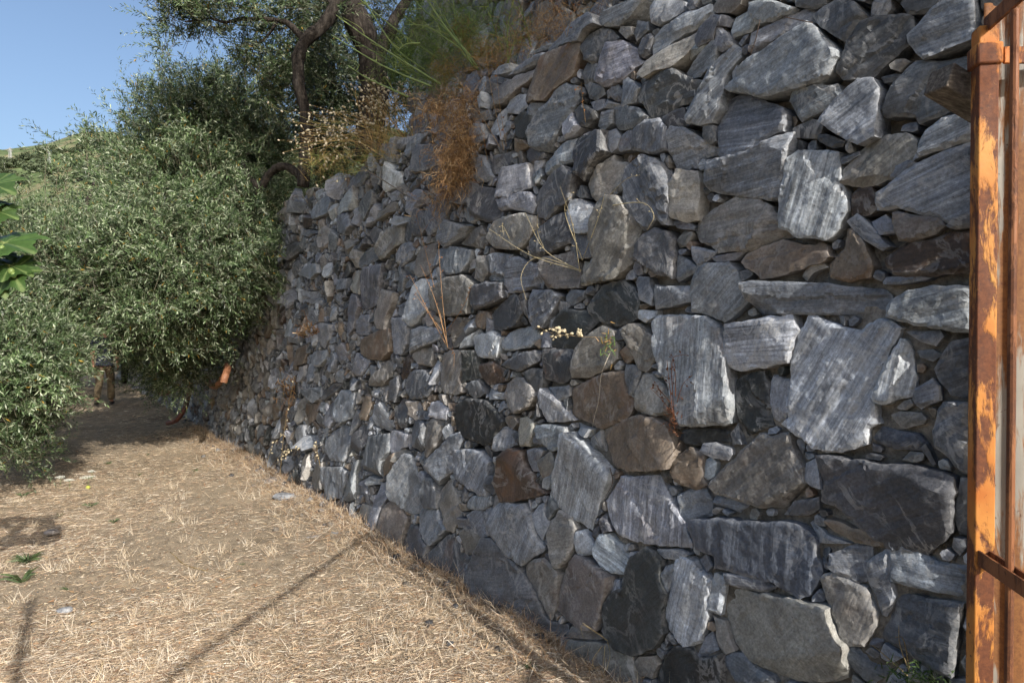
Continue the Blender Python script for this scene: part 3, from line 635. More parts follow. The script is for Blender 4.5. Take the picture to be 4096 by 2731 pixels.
'K': """g - 700,190 720,120 760,60 860,0 930,20 930,180 880,340 780,330 730,270
t 70 1640,140 1650,0 1700,-60 1770,-50 1800,30 1740,200 1660,320 1630,270
g 75 1480,140 1480,40 1510,-60 1620,-30 1650,20 1630,200 1580,250 1500,200
g 85 1045,420 1060,330 1110,110 1300,80 1290,260 1240,330 1230,490 1180,480 1100,440
l 80 1280,240 1290,130 1330,50 1470,90 1460,200 1390,230 1310,280
b - 1240,480 1240,380 1280,310 1360,260 1350,370 1310,440
t - 1345,340 1350,260 1410,230 1480,240 1400,370
g 60 1320,620 1340,470 1400,360 1470,260 1520,300 1560,470 1570,650 1620,760 1590,850 1480,830 1420,770 1340,700
g - 1640,380 1680,310 1800,200 1880,90 1960,70 1990,140 1950,230 1900,290 1890,440 1810,500 1760,560 1700,500 1650,460
g - 1575,340 1580,260 1620,250 1640,420 1690,490 1620,450
g 85 1620,750 1610,640 1640,490 1700,510 1740,640 1740,780 1650,780
t - 1740,740 1750,620 1800,560 1850,510 1900,600 1950,720 1950,900 1890,1010 1840,990 1790,900
g 70 1580,880 1590,780 1730,790 1760,900 1830,980 1700,1130 1650,1100 1600,1000
p - 1205,1080 1220,930 1250,780 1320,710 1390,740 1410,800 1460,880 1430,1020 1380,1220 1280,1190
d - 1390,1180 1410,1080 1450,1030 1480,940 1580,960 1600,1060 1670,1130 1650,1370 1500,1300
d - 1650,1380 1660,1230 1730,1130 1820,1040 1880,1050 1950,1180 2010,1250 1960,1400 2010,1540 1900,1560 1740,1480
g - 1140,900 1150,740 1190,550 1250,540 1310,660 1250,740 1210,900 1190,980
g - 870,680 900,560 960,350 1030,330 1000,450 980,620 970,700 890,720
g 85 690,480 700,390 850,390 890,430 890,540 840,680 730,700
k - 390,560 400,480 440,420 470,500 480,590 440,620
w - 470,380 490,280 550,260 560,390 530,510
t - 540,560 560,450 620,360 690,350 690,600 640,620
d - 740,800 740,710 890,730 900,860 800,850
d - 900,890 910,730 970,730 970,960 930,950
t 80 980,1000 980,850 1040,740 1130,770 1130,900 1090,1080 1020,1020
g - 1130,1080 1140,920 1200,980 1200,1100
l - 590,720 620,650 720,640 720,780 650,760
g - 980,650 1000,540 1090,480 1100,540 1050,650
g - 1950,960 1960,870 2040,880 2040,970
l - 410,180 410,60 440,0 520,0 520,110 480,200 420,200
g - 510,210 530,100 620,90 640,160 560,230
d - 930,210 960,100 1020,0 1080,20 1100,120 1030,230 980,260
g - 1100,540 1120,480 1190,510 1200,560 1110,560
g - 290,370 300,290 370,290 400,380 350,450"""}

def poly_area(p):
    x, y = p[:, 0], p[:, 1]; return .5 * np.sum(x * np.roll(y, -1) - np.roll(x, -1) * y)
def poly_centroid(p):
    x, y = p[:, 0], p[:, 1]; x1, y1 = np.roll(x, -1), np.roll(y, -1); c = x * y1 - x1 * y; a = c.sum() / 2
    return np.array([((x + x1) * c).sum(), ((y + y1) * c).sum()]) / (6 * a)
def inside(poly, P):
    x, y = P[..., 0], P[..., 1]; r = np.zeros(x.shape, bool); n = len(poly)
    for i in range(n):
        x0, y0 = poly[i]; x1, y1 = poly[(i + 1) % n]
        if y0 == y1: continue
        r ^= ((y0 > y) != (y1 > y)) & (x < (x1 - x0) * (y - y0) / (y1 - y0) + x0)
    return r
def edge_dist(poly, P):
    a = poly; b = np.roll(poly, -1, 0); d = b - a; L = np.maximum((d * d).sum(1), 1e-12)
    t = np.clip(((P[..., None, :] - a) * d).sum(-1) / L, 0, 1)
    q = a + t[..., None] * d; dist = np.linalg.norm(P[..., None, :] - q, axis=-1); k = dist.argmin(-1)
    return dist.min(-1), np.take_along_axis(q, k[..., None, None], -2)[..., 0, :]

rng = np.random.default_rng(11)
stones = []        # dicts: poly (u,v), tone, ang (direction of the layers in u,v), traced
for reg, txt in TRACED.items():
    ox, oy, s = REGIONS[reg]
    for ln in txt.split('\n'):
        f = ln.split(); pp = np.array([[float(c) for c in q.split(',')] for q in f[2:]])
        px = np.stack([ox + pp[:, 0] * s, oy + pp[:, 1] * s], 1)
        uv = np.array([px_wall(*q) for q in px])
        if poly_area(uv) < 0: uv = uv[::-1]
        cc = uv.mean(0); uv = cc + (uv - cc) * (1 + .007 / np.maximum(np.linalg.norm(uv - cc, axis=1, keepdims=True), .02))
        c = px.mean(0); a = R(float(f[1])) if f[1] != '-' else R(rng.uniform(5, 75))
        dd = px_wall(c[0] + 20 * math.cos(a), c[1] - 20 * math.sin(a)) - px_wall(*c)
        stones.append(dict(poly=uv, tone=f[0], ang=math.atan2(dd[1], dd[0]), traced=True, band=f[1] != '-'))

def clip(poly, p, n):
    """keep the side where (q-p).n <= 0"""
    d = (poly - p) @ n; out = []
    for i in range(len(poly)):
        j = (i + 1) % len(poly)
        if d[i] <= 0: out.append(poly[i])
        if (d[i] <= 0) != (d[j] <= 0):
            t = d[i] / (d[i] - d[j]); out.append(poly[i] + t * (poly[j] - poly[i]))
    return np.array(out) if len(out) > 2 else None

def fill(obst, u0, u1, v0, v1, res, levels, seed, tones, top=None):
    """packs irregular stones into what the obstacles leave free; returns polygons"""
    rg = np.random.default_rng(seed)
    us = np.arange(u0, u1, res); vs = np.arange(v0, v1, res)
    G = np.stack(np.meshgrid(us, vs, indexing='ij'), -1); clear = np.full(G.shape[:2], 9.0)
    if top is not None: clear[G[..., 1] > top(G[..., 0])] = -1
    for ob in obst:
        lo = ob.min(0) - .2; hi = ob.max(0) + .2
        i0, i1 = np.searchsorted(us, [lo[0], hi[0]]); j0, j1 = np.searchsorted(vs, [lo[1], hi[1]])
        if i1 <= i0 or j1 <= j0: continue
        sub = G[i0:i1, j0:j1]; d, _ = edge_dist(ob, sub); d[inside(ob, sub)] *= -1
        clear[i0:i1, j0:j1] = np.minimum(clear[i0:i1, j0:j1], d)
    S = []; Rr = []
    for r, frac in levels:
        cand = np.argwhere(clear > r)
        n = int(len(cand) * res * res / (math.pi * r * r) * frac) + 1 if frac < 1 else 100000
        tries = 0
        rg.shuffle(cand)
        for ci, cj in cand:
            if n <= 0: break
            if clear[ci, cj] <= r: continue
            p = G[ci, cj] + rg.uniform(-.5, .5, 2) * res; rr = r * rg.uniform(.9, 1.1)
            S.append(p); Rr.append(rr); n -= 1
            k = int((rr + .25) / res) + 2
            a0, a1, b0, b1 = max(ci - k, 0), ci + k + 1, max(cj - k, 0), cj + k + 1
            clear[a0:a1, b0:b1] = np.minimum(clear[a0:a1, b0:b1], np.linalg.norm(G[a0:a1, b0:b1] - p, axis=-1) - rr)
    S = np.array(S); Rr = np.array(Rr); out = []
    boxes = np.array([[*o.min(0), *o.max(0)] for o in obst]) if len(obst) else np.zeros((0, 4))
    for i in range(len(S)):
        p, r = S[i], Rr[i]; m = 7; a = (np.arange(m) + rg.uniform(-.38, .38, m)) * 2 * np.pi / m
        asp = rg.uniform(1.0, 1.9); th = rg.uniform(0, np.pi)
        q = np.stack([np.cos(a) * r * 1.42 * asp, np.sin(a) * r * 1.42 / asp ** .35], 1) * rg.uniform(.86, 1.12, (m, 1))
        poly = p + q @ np.array([[math.cos(th), math.sin(th)], [-math.sin(th), math.cos(th)]])
        D = np.linalg.norm(S - p, axis=1)
        for j in np.argwhere((D < r * 2.4 + Rr * 2.2) & (D > 1e-9))[:, 0]:
            n = (S[j] - p) / D[j]; e = np.clip((D[j] + r - Rr[j]) / 2 - .0025, r * .5, None)
            poly = clip(poly, p + n * e, n)
            if poly is None: break
        if poly is None: continue
        for j in np.argwhere((boxes[:, 0] < p[0] + 2.2 * r) & (boxes[:, 2] > p[0] - 2.2 * r) & (boxes[:, 1] < p[1] + 2.2 * r) & (boxes[:, 3] > p[1] - 2.2 * r))[:, 0]:
            d, q = edge_dist(obst[j], p[None]); n = (q[0] - p) / max(d[0], 1e-6)
            poly = clip(poly, q[0] - n * .002, n)
            if poly is None: break
        if poly is None or len(poly) < 3: continue
        keep = np.linalg.norm(poly - np.roll(poly, 1, 0), axis=1) > r * .12
        poly = poly[keep]
        if len(poly) < 3 or abs(poly_area(poly)) < r * r * .9: continue
        if poly_area(poly) < 0: poly = poly[::-1]
        out.append(dict(poly=poly, tone=tones[rg.integers(len(tones))], ang=rg.uniform(-.5, 1.2) + np.pi * (rg.random() < .5), traced=False, band=rg.random() < .6))
    return out

traced_polys = [s['poly'] for s in stones]
wall_top = lambda u: 3.0 + .05 * np.sin(u * 3.1) + .04 * np.sin(u * 7.7 + 1)
LV = [(.105, .30), (.085, .35), (.068, .45), (.054, .5), (.043, .6), (.033, .9), (.025, .9), (.018, .8), (.013, .6)]
stones += fill(traced_polys, -2.5, 4.5, -.06, 3.08, .012, LV, 5, 'ggggglltttddkb', wall_top)
near_far = [s['poly'] for s in stones if s['poly'][:, 0].max() > 4.0]
stones += fill(near_far, 4.5, 12.5, -.06, 3.08, .014, [(.12, .22), (.1, .3), (.082, .4), (.066, .5), (.052, .6), (.04, .8), (.03, 1)], 6, 'gggggllttttddkbr', wall_top)
stones += fill([s['poly'] for s in stones if s['poly'][:, 0].max() > 12.0], 12.5, 24, -.06, 3.05, .03, [(.14, .4), (.11, .5), (.085, .7), (.062, 1)], 7, 'ggglttddd', wall_top)

from mathutils.geometry import delaunay_2d_cdt
def outline(p, seed, step, Rm, rough):
    per = np.linalg.norm(np.roll(p, -1, 0) - p, axis=1); pts = []
    for i in range(len(p)):
        k = max(1, int(round(per[i] / step)))
        for t in np.arange(k) / k: pts.append(p[i] + (p[(i + 1) % len(p)] - p[i]) * t)
    q = np.array(pts); q = .98 * q + .01 * (np.roll(q, 1, 0) + np.roll(q, -1, 0)); N = len(q)
    tn = norm(np.roll(q, -1, 0) - np.roll(q, 1, 0)); nn = np.stack([tn[:, 1], -tn[:, 0]], 1)
    jag = fbm(np.concatenate([q * 30, np.full((N, 1), seed * .37)], 1), 3, 3)[:, None] * rough
    return q + nn * (jag - .0025)
def look(st, rg, scale=1.0):
    b = np.array(TONES[st['tone']]) * STONE_K; b = b * rg.uniform(.66, 1.34) * (1 + rg.normal(0, .012, 3))
    par = np.array(PARS[st['tone']]) * rg.uniform(.5, 1.2, 3); par[0] *= 1.0 if st['band'] else .6
    if rg.random() < .07: par[2] += rg.uniform(.15, .4)
    return b, par
STONE_K = 1.02 * np.array([.955, 1.0, 1.05])
def build_stone(st, detail, seed, prot, frame=wall_pt):
    """one quarried stone seen large: broken outline, flat split face, a few facets and layered steps, chipped arris"""
    rg = np.random.default_rng(seed); p = st['poly']; area = abs(poly_area(p)); Rm = math.sqrt(area / math.pi); c = poly_centroid(p)
    q = outline(p, seed, detail, Rm, min(.0055, Rm * .045)); N = len(q)
    lo, hi = q.min(0), q.max(0); gx = np.arange(lo[0], hi[0], detail); gy = np.arange(lo[1], hi[1], detail)
    G = np.stack(np.meshgrid(gx, gy, indexing='ij'), -1).reshape(-1, 2) + rg.uniform(-.32, .32, (len(gx) * len(gy), 2)) * detail
    G = G[inside(q, G)]
    if len(G): G = G[edge_dist(q, G)[0] > detail * .45]
    pts = np.concatenate([q, G]) if len(G) else q
    vs, _, fs, ov, _, _ = delaunay_2d_cdt([Vector(v) for v in pts], [(k, (k + 1) % N) for k in range(N)], [], 1, 1e-6)
    XY = np.array([v[:] for v in vs]); T = np.array(fs); c0 = XY - c
    de, _ = edge_dist(q, XY)
    ca, sa = math.cos(st['ang']), math.sin(st['ang']); along = c0[:, 0] * ca + c0[:, 1] * sa; across = -c0[:, 0] * sa + c0[:, 1] * ca
    P3 = np.stack([c0[:, 0] + seed * .731, c0[:, 1] + 5.1, np.full(len(c0), seed * .17)], 1); amp = min(1.0, Rm / .10)
    wob = fbm(P3 * 16, 15, 2); h = prot + c0 @ rg.normal(0, .10, 2)
    for k in range(rg.integers(0, 3)):
        th = rg.uniform(0, 2 * np.pi); e = np.array([math.cos(th), math.sin(th)]); sup = ((q - c) @ e).max()
        h = np.minimum(h, prot + rg.uniform(.0, .008) + rg.uniform(.12, .55) * (rg.uniform(.35, .95) * sup - c0 @ e + wob * .006))
    if rg.random() < .38:                                     # undercut lower face
        th = rg.uniform(-2.3, -.85); e = np.array([math.cos(th), math.sin(th)]); sup = ((q - c) @ e).max()
        h = np.minimum(h, prot + rg.uniform(.4, 1.2) * (rg.uniform(.62, .95) * sup - c0 @ e + wob * .008))
    for k in range(rg.integers(0, 4)):                       # split layers: small cliffs across the face
        sg = 1 if rg.random() < .5 else -1; o = rg.uniform(-.7, .9) * Rm
        cut = sg * (across if rg.random() < .6 else along * .8 + across * .6) + .25 * Rm * fbm(P3 * (6 + 3 * k), 60 + k, 2)
        h = h - np.where(cut > o, rg.uniform(.003, .011) * amp, 0)
    bw = rg.uniform(.004, .013) * (1 + .9 * vnoise(P3 * 20, 71)); bw = np.maximum(bw, .003)
    h = h - min(rg.uniform(.004, .013), Rm * .2) * np.clip(1 - de / bw, 0, 1) ** 1.3
    h = h + amp * .0042 * fbm(P3 * 9, 5, 2) + amp * .0034 * fbm(P3 * 42, 8, 2)
    lay = np.stack([along * 5 + seed, across * 42, np.zeros_like(along)], 1)
    h = h + amp * (.0042 if st['band'] else .0018) * np.round(vnoise(lay, 21) * 2.0) / 2.0
    h = np.maximum(h, -.012)
    n0 = len(XY); U = np.concatenate([XY, (q - c) * .985 + c]); Wd = np.concatenate([h, np.full(N, -.11)])
    # CDT keeps the outline vertices first
    V = frame(U[:, 0], U[:, 1], Wd); jj = np.arange(N); jn = (jj + 1) % N
    Q = np.stack([n0 + jj, n0 + jn, jn, jj], -1)
    off = rg.uniform(-40, 40, 3)
    sc = np.stack([np.append(along, along[:N]), np.append(across, across[:N]), Wd], 1) + off
    b, par = look(st, rg); n = len(V); ed = np.append(np.clip(1 - de / .011, 0, 1), np.zeros(N))
    return V, Q, T, np.concatenate([np.broadcast_to(b, (n, 3)), ed[:, None]], 1), sc, np.broadcast_to(par, (n, 3))
def build_small(st, rg, prot, frame):
    """a small wedge stone: angular rim, tilted faceted front"""
    q = st['poly']; N = len(q); c = poly_centroid(q); Rm = math.sqrt(abs(poly_area(q)) / math.pi)
    if N < 9 and Rm > .03:
        m = (q + np.roll(q, -1, 0)) / 2 + rg.normal(0, .06 * Rm, (N, 2)); q = np.stack([q, m], 1).reshape(-1, 2); N = len(q)
    far = st['dist'] > 8.5; d = q - c; s = np.array([1, .6] if far else [1, .90, .45]); K = len(s); XY = np.concatenate([(d[None] * s[:, None, None]).reshape(-1, 2), [[0, 0]]]) 
    XY[N:] += np.concatenate([rg.normal(0, .05 * Rm, ((K - 1) * N, 2)), rg.normal(0, .2 * Rm, (1, 2))])
    h = prot + XY @ rg.normal(0, .28, 2); th = rg.uniform(0, 6.28); e = np.array([math.cos(th), math.sin(th)])
    h = np.minimum(h, prot + rg.uniform(.3, 1.1) * (rg.uniform(.0, .7) * Rm - XY @ e)) + rg.normal(0, .05 * Rm, len(XY))
    h[:N] -= .16 * Rm
    h = np.maximum(h, -.02); Wd = np.concatenate([h, np.full(N, -.09)]); U = np.concatenate([XY, d]) + c
    V = frame(U[:, 0], U[:, 1], Wd); j = np.arange(N); k = (j + 1) % N
    Q = np.concatenate([np.stack([i * N + j, i * N + k, (i + 1) * N + k, (i + 1) * N + j], -1) for i in range(K - 1)] + [np.stack([K * N + 1 + j, K * N + 1 + k, k, j], -1)])
    T = np.stack([(K - 1) * N + j, (K - 1) * N + k, np.full(N, K * N)], -1)
    ca, sa = math.cos(st['ang']), math.sin(st['ang']); Ud = U - c
    sc = np.stack([Ud[:, 0] * ca + Ud[:, 1] * sa, -Ud[:, 0] * sa + Ud[:, 1] * ca, Wd], 1) + rg.uniform(-40, 40, 3)
    b, par = look(st, rg); n = len(V); ed = np.zeros(n); ed[N:2 * N] = .8
    return V, Q, T, np.concatenate([np.broadcast_to(b, (n, 3)), ed[:, None]], 1), sc, np.broadcast_to(par, (n, 3))

def emit_wall(name, label, stones, frame, n_parts, base_loc, prot_fn, small_name='small_stones'):
    root = thing(name, label, 'wall', base_loc)
    for st in stones:
        cen = frame(*poly_centroid(st['poly']), 0.0); px = project(frame(st['poly'][:, 0], st['poly'][:, 1], 0.0))
        ok = cen[1] > .3 and (px[:, 0].max() > 0) and (px[:, 0].min() < 3900) and (px[:, 1].max() > 0) and (px[:, 1].min() < 2731)
        st['pix'] = abs(poly_area(px)) * (1.0 if ok else 1e-6)
        st['dist'] = np.linalg.norm(cen - CAM)
    order = sorted(stones, key=lambda s: -s['pix'])
    srg = np.random.default_rng(n_parts); acc = dict(V=[], Q=[], T=[], c=[], s=[], p=[]); n = 0
    for k, st in enumerate(order):
        part = k < n_parts
        if part: V, Q, T, tone, sc, par = build_stone(st, .0115 if st['dist'] < 3.2 else (.015 if st['dist'] < 5.5 else .02), k + 1, prot_fn(st, k), frame)
        else: V, Q, T, tone, sc, par = build_small(st, srg, prot_fn(st, k), frame)
        if part:
            c = V.mean(0)
            me = mesh_np('stone', V - c, [Q, T], True, {'tone': (tone, 'FLOAT_COLOR'), 'sc': (sc, 'FLOAT_VECTOR'), 'par': (par, 'FLOAT_VECTOR')}, R(26))
            link('stone', me, M_STONE, root, c)
        else:
            acc['V'].append(V); acc['Q'].append(Q + n); acc['T'].append(T + n); acc['c'].append(tone); acc['s'].append(sc); acc['p'].append(par); n += len(V)
    if n:
        C = {k: np.concatenate(v) for k, v in acc.items()}
        me = mesh_np(small_name, C['V'] - np.array(base_loc), [C['Q'], C['T']], True, {'tone': (C['c'], 'FLOAT_COLOR'), 'sc': (C['s'], 'FLOAT_VECTOR'), 'par': (C['p'], 'FLOAT_VECTOR')}, R(20))
        o = link(small_name, me, M_STONE, root, base_loc); o['kind'] = 'stuff'
    return root
def prot_low(st, k):
    Rm = math.sqrt(abs(poly_area(st['poly'])) / math.pi)
    return float(np.clip(.014 + Rm * .16, .014, .042) * (.65 + .75 * ((k * 0.618034) % 1)) * (1 + .55 * float(np.clip(st['poly'][:, 1].mean() - 1.2, 0, 1))))
WALL = emit_wall('stone_retaining_wall', 'tall rubble wall of grey schist stones running beside the path', stones, wall_pt, 300, tuple(W_O), prot_low)

def mortar_sheet(name, u0, u1, v0, v1, res, parent, frame, depth_fn):
    us = np.arange(u0, u1 + res, res); vs = np.arange(v0, v1 + res * .5, res)
    U, Vv = np.meshgrid(us, vs, indexing='ij'); w = depth_fn(U, Vv); P = frame(U, Vv, w).reshape(-1, 3)
    a, b = len(us), len(vs); i = np.arange(a - 1)[:, None] * b; j = np.arange(b - 1)[None]
    Q = np.stack([i + j, i + b + j, i + b + j + 1, i + j + 1], -1).reshape(-1, 4)[:, ::-1]
    return link(name, mesh_np(name, P, Q, True), M_MORTAR, parent)
def near_depth(U, V):
    P = np.stack([U, V, U * 0], -1)
    k = np.clip((.9 - U) / 1.8, 0, 1) * np.clip((2.6 - V) / 1.2, .25, 1)
    return -.066 + .054 * k + .022 * fbm(P * 7, 31, 3) + .006 * fbm(P * 30, 33, 2)
mortar_sheet('mortar', -2.5, 5.0, -.1, 3.0, .024, WALL, wall_pt, near_depth)
mortar_sheet('mortar', 4.98, 24, -.1, 2.98, .07, WALL, wall_pt, lambda U, V: -.075 + .02 * fbm(np.stack([U, V, U * 0], -1) * 6, 35, 2))
# ------------------------------------------------------------------ ground, terraces, hill
def smooth(x): x = np.clip(x, 0, 1); return x * x * (3 - 2 * x)
def wall_uw(x, y):
    d = np.stack([np.asarray(x, float) - W_O[0], np.asarray(y, float) - W_O[1]], -1)
    return d @ W_D[:2], d @ W_N[:2]
def hill_z(x, y):
    d = np.hypot(x, y); t = x / np.maximum(y, 1e-3)
    crest = 142 + 7 * np.sin(t * 30 + 1.2) + 5 * smooth((t + .66) * 12) - 9 * smooth((-.7 - t) * 10)
    h = crest * smooth((y - 110) / 420) ** 1.0
    n = fbm(np.stack([x / 60, y / 60, x * 0], -1), 51, 3)
    h = h + smooth((y - 90) / 80) * (n * 4.0)
    terr = 5.0; hs = h / terr; h2 = (np.floor(hs) + smooth((hs - np.floor(hs)) * 2.2 - 1.0)) * terr
    return np.where(y > 90, h * .65 + h2 * .35, 0)
def ground_z(x, y):
    P = np.stack([x, y, np.zeros_like(x)], -1)
    near = smooth((40 - np.hypot(x, y)) / 15)
    u, w = wall_uw(x, y)
    z = near * (.022 * fbm(P * 1.1, 41, 3) + .007 * fbm(P * 7, 43, 2)) + .05 * np.exp(-np.clip(w - .05, 0, 9) / .25) * near * (1 + .6 * fbm(P * 1.7, 45, 2))
    return z + hill_z(x, y)
def axis(lo, hi, fine_lo, fine_hi, fine, grow):
    a = list(np.arange(fine_lo, fine_hi, fine)); s = fine; x = a[-1]
    while x < hi: s *= grow; x += s; a.append(x)
    s = fine; x = a[0]
    while x > lo: s *= grow; x -= s; a.insert(0, x)
    return np.array(a)
gx = axis(-1500, 1500, -7.5, 2.2, .10, 1.075); gy = axis(-300, 2200, .6, 13, .10, 1.06)
X, Y = np.meshgrid(gx, gy, indexing='ij'); Z = ground_z(X, Y)
a, b = X.shape; i = np.arange(a - 1)[:, None] * b; j = np.arange(b - 1)[None]
Q = np.stack([i + j, i + b + j, i + b + j + 1, i + j + 1], -1).reshape(-1, 4)
def ground_material():
    m = Mat('dry_ground'); c = m.coord()
    n1 = m.noise(c, .9, 5, .6); n2 = m.noise(c, 9, 5, .65); n3 = m.noise(c, 130, 4, .7)
    col = m.ramp(n1, [(.3, (.22, .175, .12)), (.5, (.29, .235, .165)), (.7, (.36, .29, .20))])
    col = m.mix(1, col, m.ramp(n2, [(.28, .62), (.5, 1), (.75, 1.28)]), 'MULTIPLY')
    col = m.mix(1, col, m.ramp(n3, [(.25, .6), (.5, 1), (.78, 1.5)]), 'MULTIPLY')
    # far off: terraced fields, scrub and dry grass
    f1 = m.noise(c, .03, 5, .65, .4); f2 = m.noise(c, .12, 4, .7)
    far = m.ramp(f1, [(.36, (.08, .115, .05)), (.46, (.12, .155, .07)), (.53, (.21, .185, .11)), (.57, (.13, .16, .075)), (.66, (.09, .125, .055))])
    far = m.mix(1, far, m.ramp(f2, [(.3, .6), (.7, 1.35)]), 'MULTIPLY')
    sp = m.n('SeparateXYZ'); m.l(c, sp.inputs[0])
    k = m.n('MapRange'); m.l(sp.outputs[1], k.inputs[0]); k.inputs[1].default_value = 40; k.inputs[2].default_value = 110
    h = m.math('ADD', m.math('MULTIPLY', n2, .7), m.math('MULTIPLY', n3, .4))
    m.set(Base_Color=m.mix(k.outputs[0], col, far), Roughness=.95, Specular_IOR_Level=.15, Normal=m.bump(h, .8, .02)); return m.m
M_GROUND = ground_material()
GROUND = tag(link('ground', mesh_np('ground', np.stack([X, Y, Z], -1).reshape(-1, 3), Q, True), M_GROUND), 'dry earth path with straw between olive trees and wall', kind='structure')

def slope_pt(u, v, w=0.0):     # second wall, one terrace further back
    u, v, w = [np.asarray(q, float)[..., None] for q in np.broadcast_arrays(u, v, w)]
    return W_O + W_D * u + np.array([0, 0, 1.]) * (v + 2.95) + W_N * (w - 1.35 - .10 * v)
up_st = fill([], -3.6, 4.6, 0, 2.6, .02, [(.16, .3), (.125, .4), (.095, .5), (.07, .6), (.05, .8), (.036, 1)], 17, 'ggggltttddb', lambda u: 2.5 + .08 * np.sin(u * 4))
UPPER = emit_wall('upper_terrace_wall', 'second rubble wall behind the fennel on the terrace above', up_st, slope_pt, 120, tuple(slope_pt(0., 0.)), lambda st, k: prot_low(st, k + 400))
mortar_sheet('mortar', -3.6, 4.6, -.1, 2.5, .05, UPPER, slope_pt, lambda U, V: -.07 + .02 * fbm(np.stack([U, V, U * 0], -1) * 6, 36, 2))
# terrace soil behind the wall head
def soil_sheet(name, u0, u1, w0, w1, zf, nu, nw, label):
    U, Wd = np.meshgrid(np.linspace(u0, u1, nu), np.linspace(w0, w1, nw), indexing='ij')
    P = W_O + W_D * U[..., None] + W_N * Wd[..., None]; P[..., 2] = zf(U, Wd) + .05 * fbm(P * 2.3, 61, 3)
    i = np.arange(nu - 1)[:, None] * nw; j = np.arange(nw - 1)[None]
    Q = np.stack([i + j, i + nw + j, i + nw + j + 1, i + j + 1], -1).reshape(-1, 4)
    return tag(link(name, mesh_np(name, P.reshape(-1, 3), Q, True), M_GROUND), label, kind='structure')
soil_sheet('terrace_ground', -3.6, 32, -.17, -6.0, lambda U, Wd: 2.93 + np.where(U > 5, 0, 0) - .0 * Wd, 220, 40, 'earth terrace behind the head of the stone wall')
soil_sheet('upper_terrace_ground', -3.6, 4.7, -1.62, -9.0, lambda U, Wd: 5.4 + 0 * U, 60, 30, 'earth on top of the upper terrace wall')

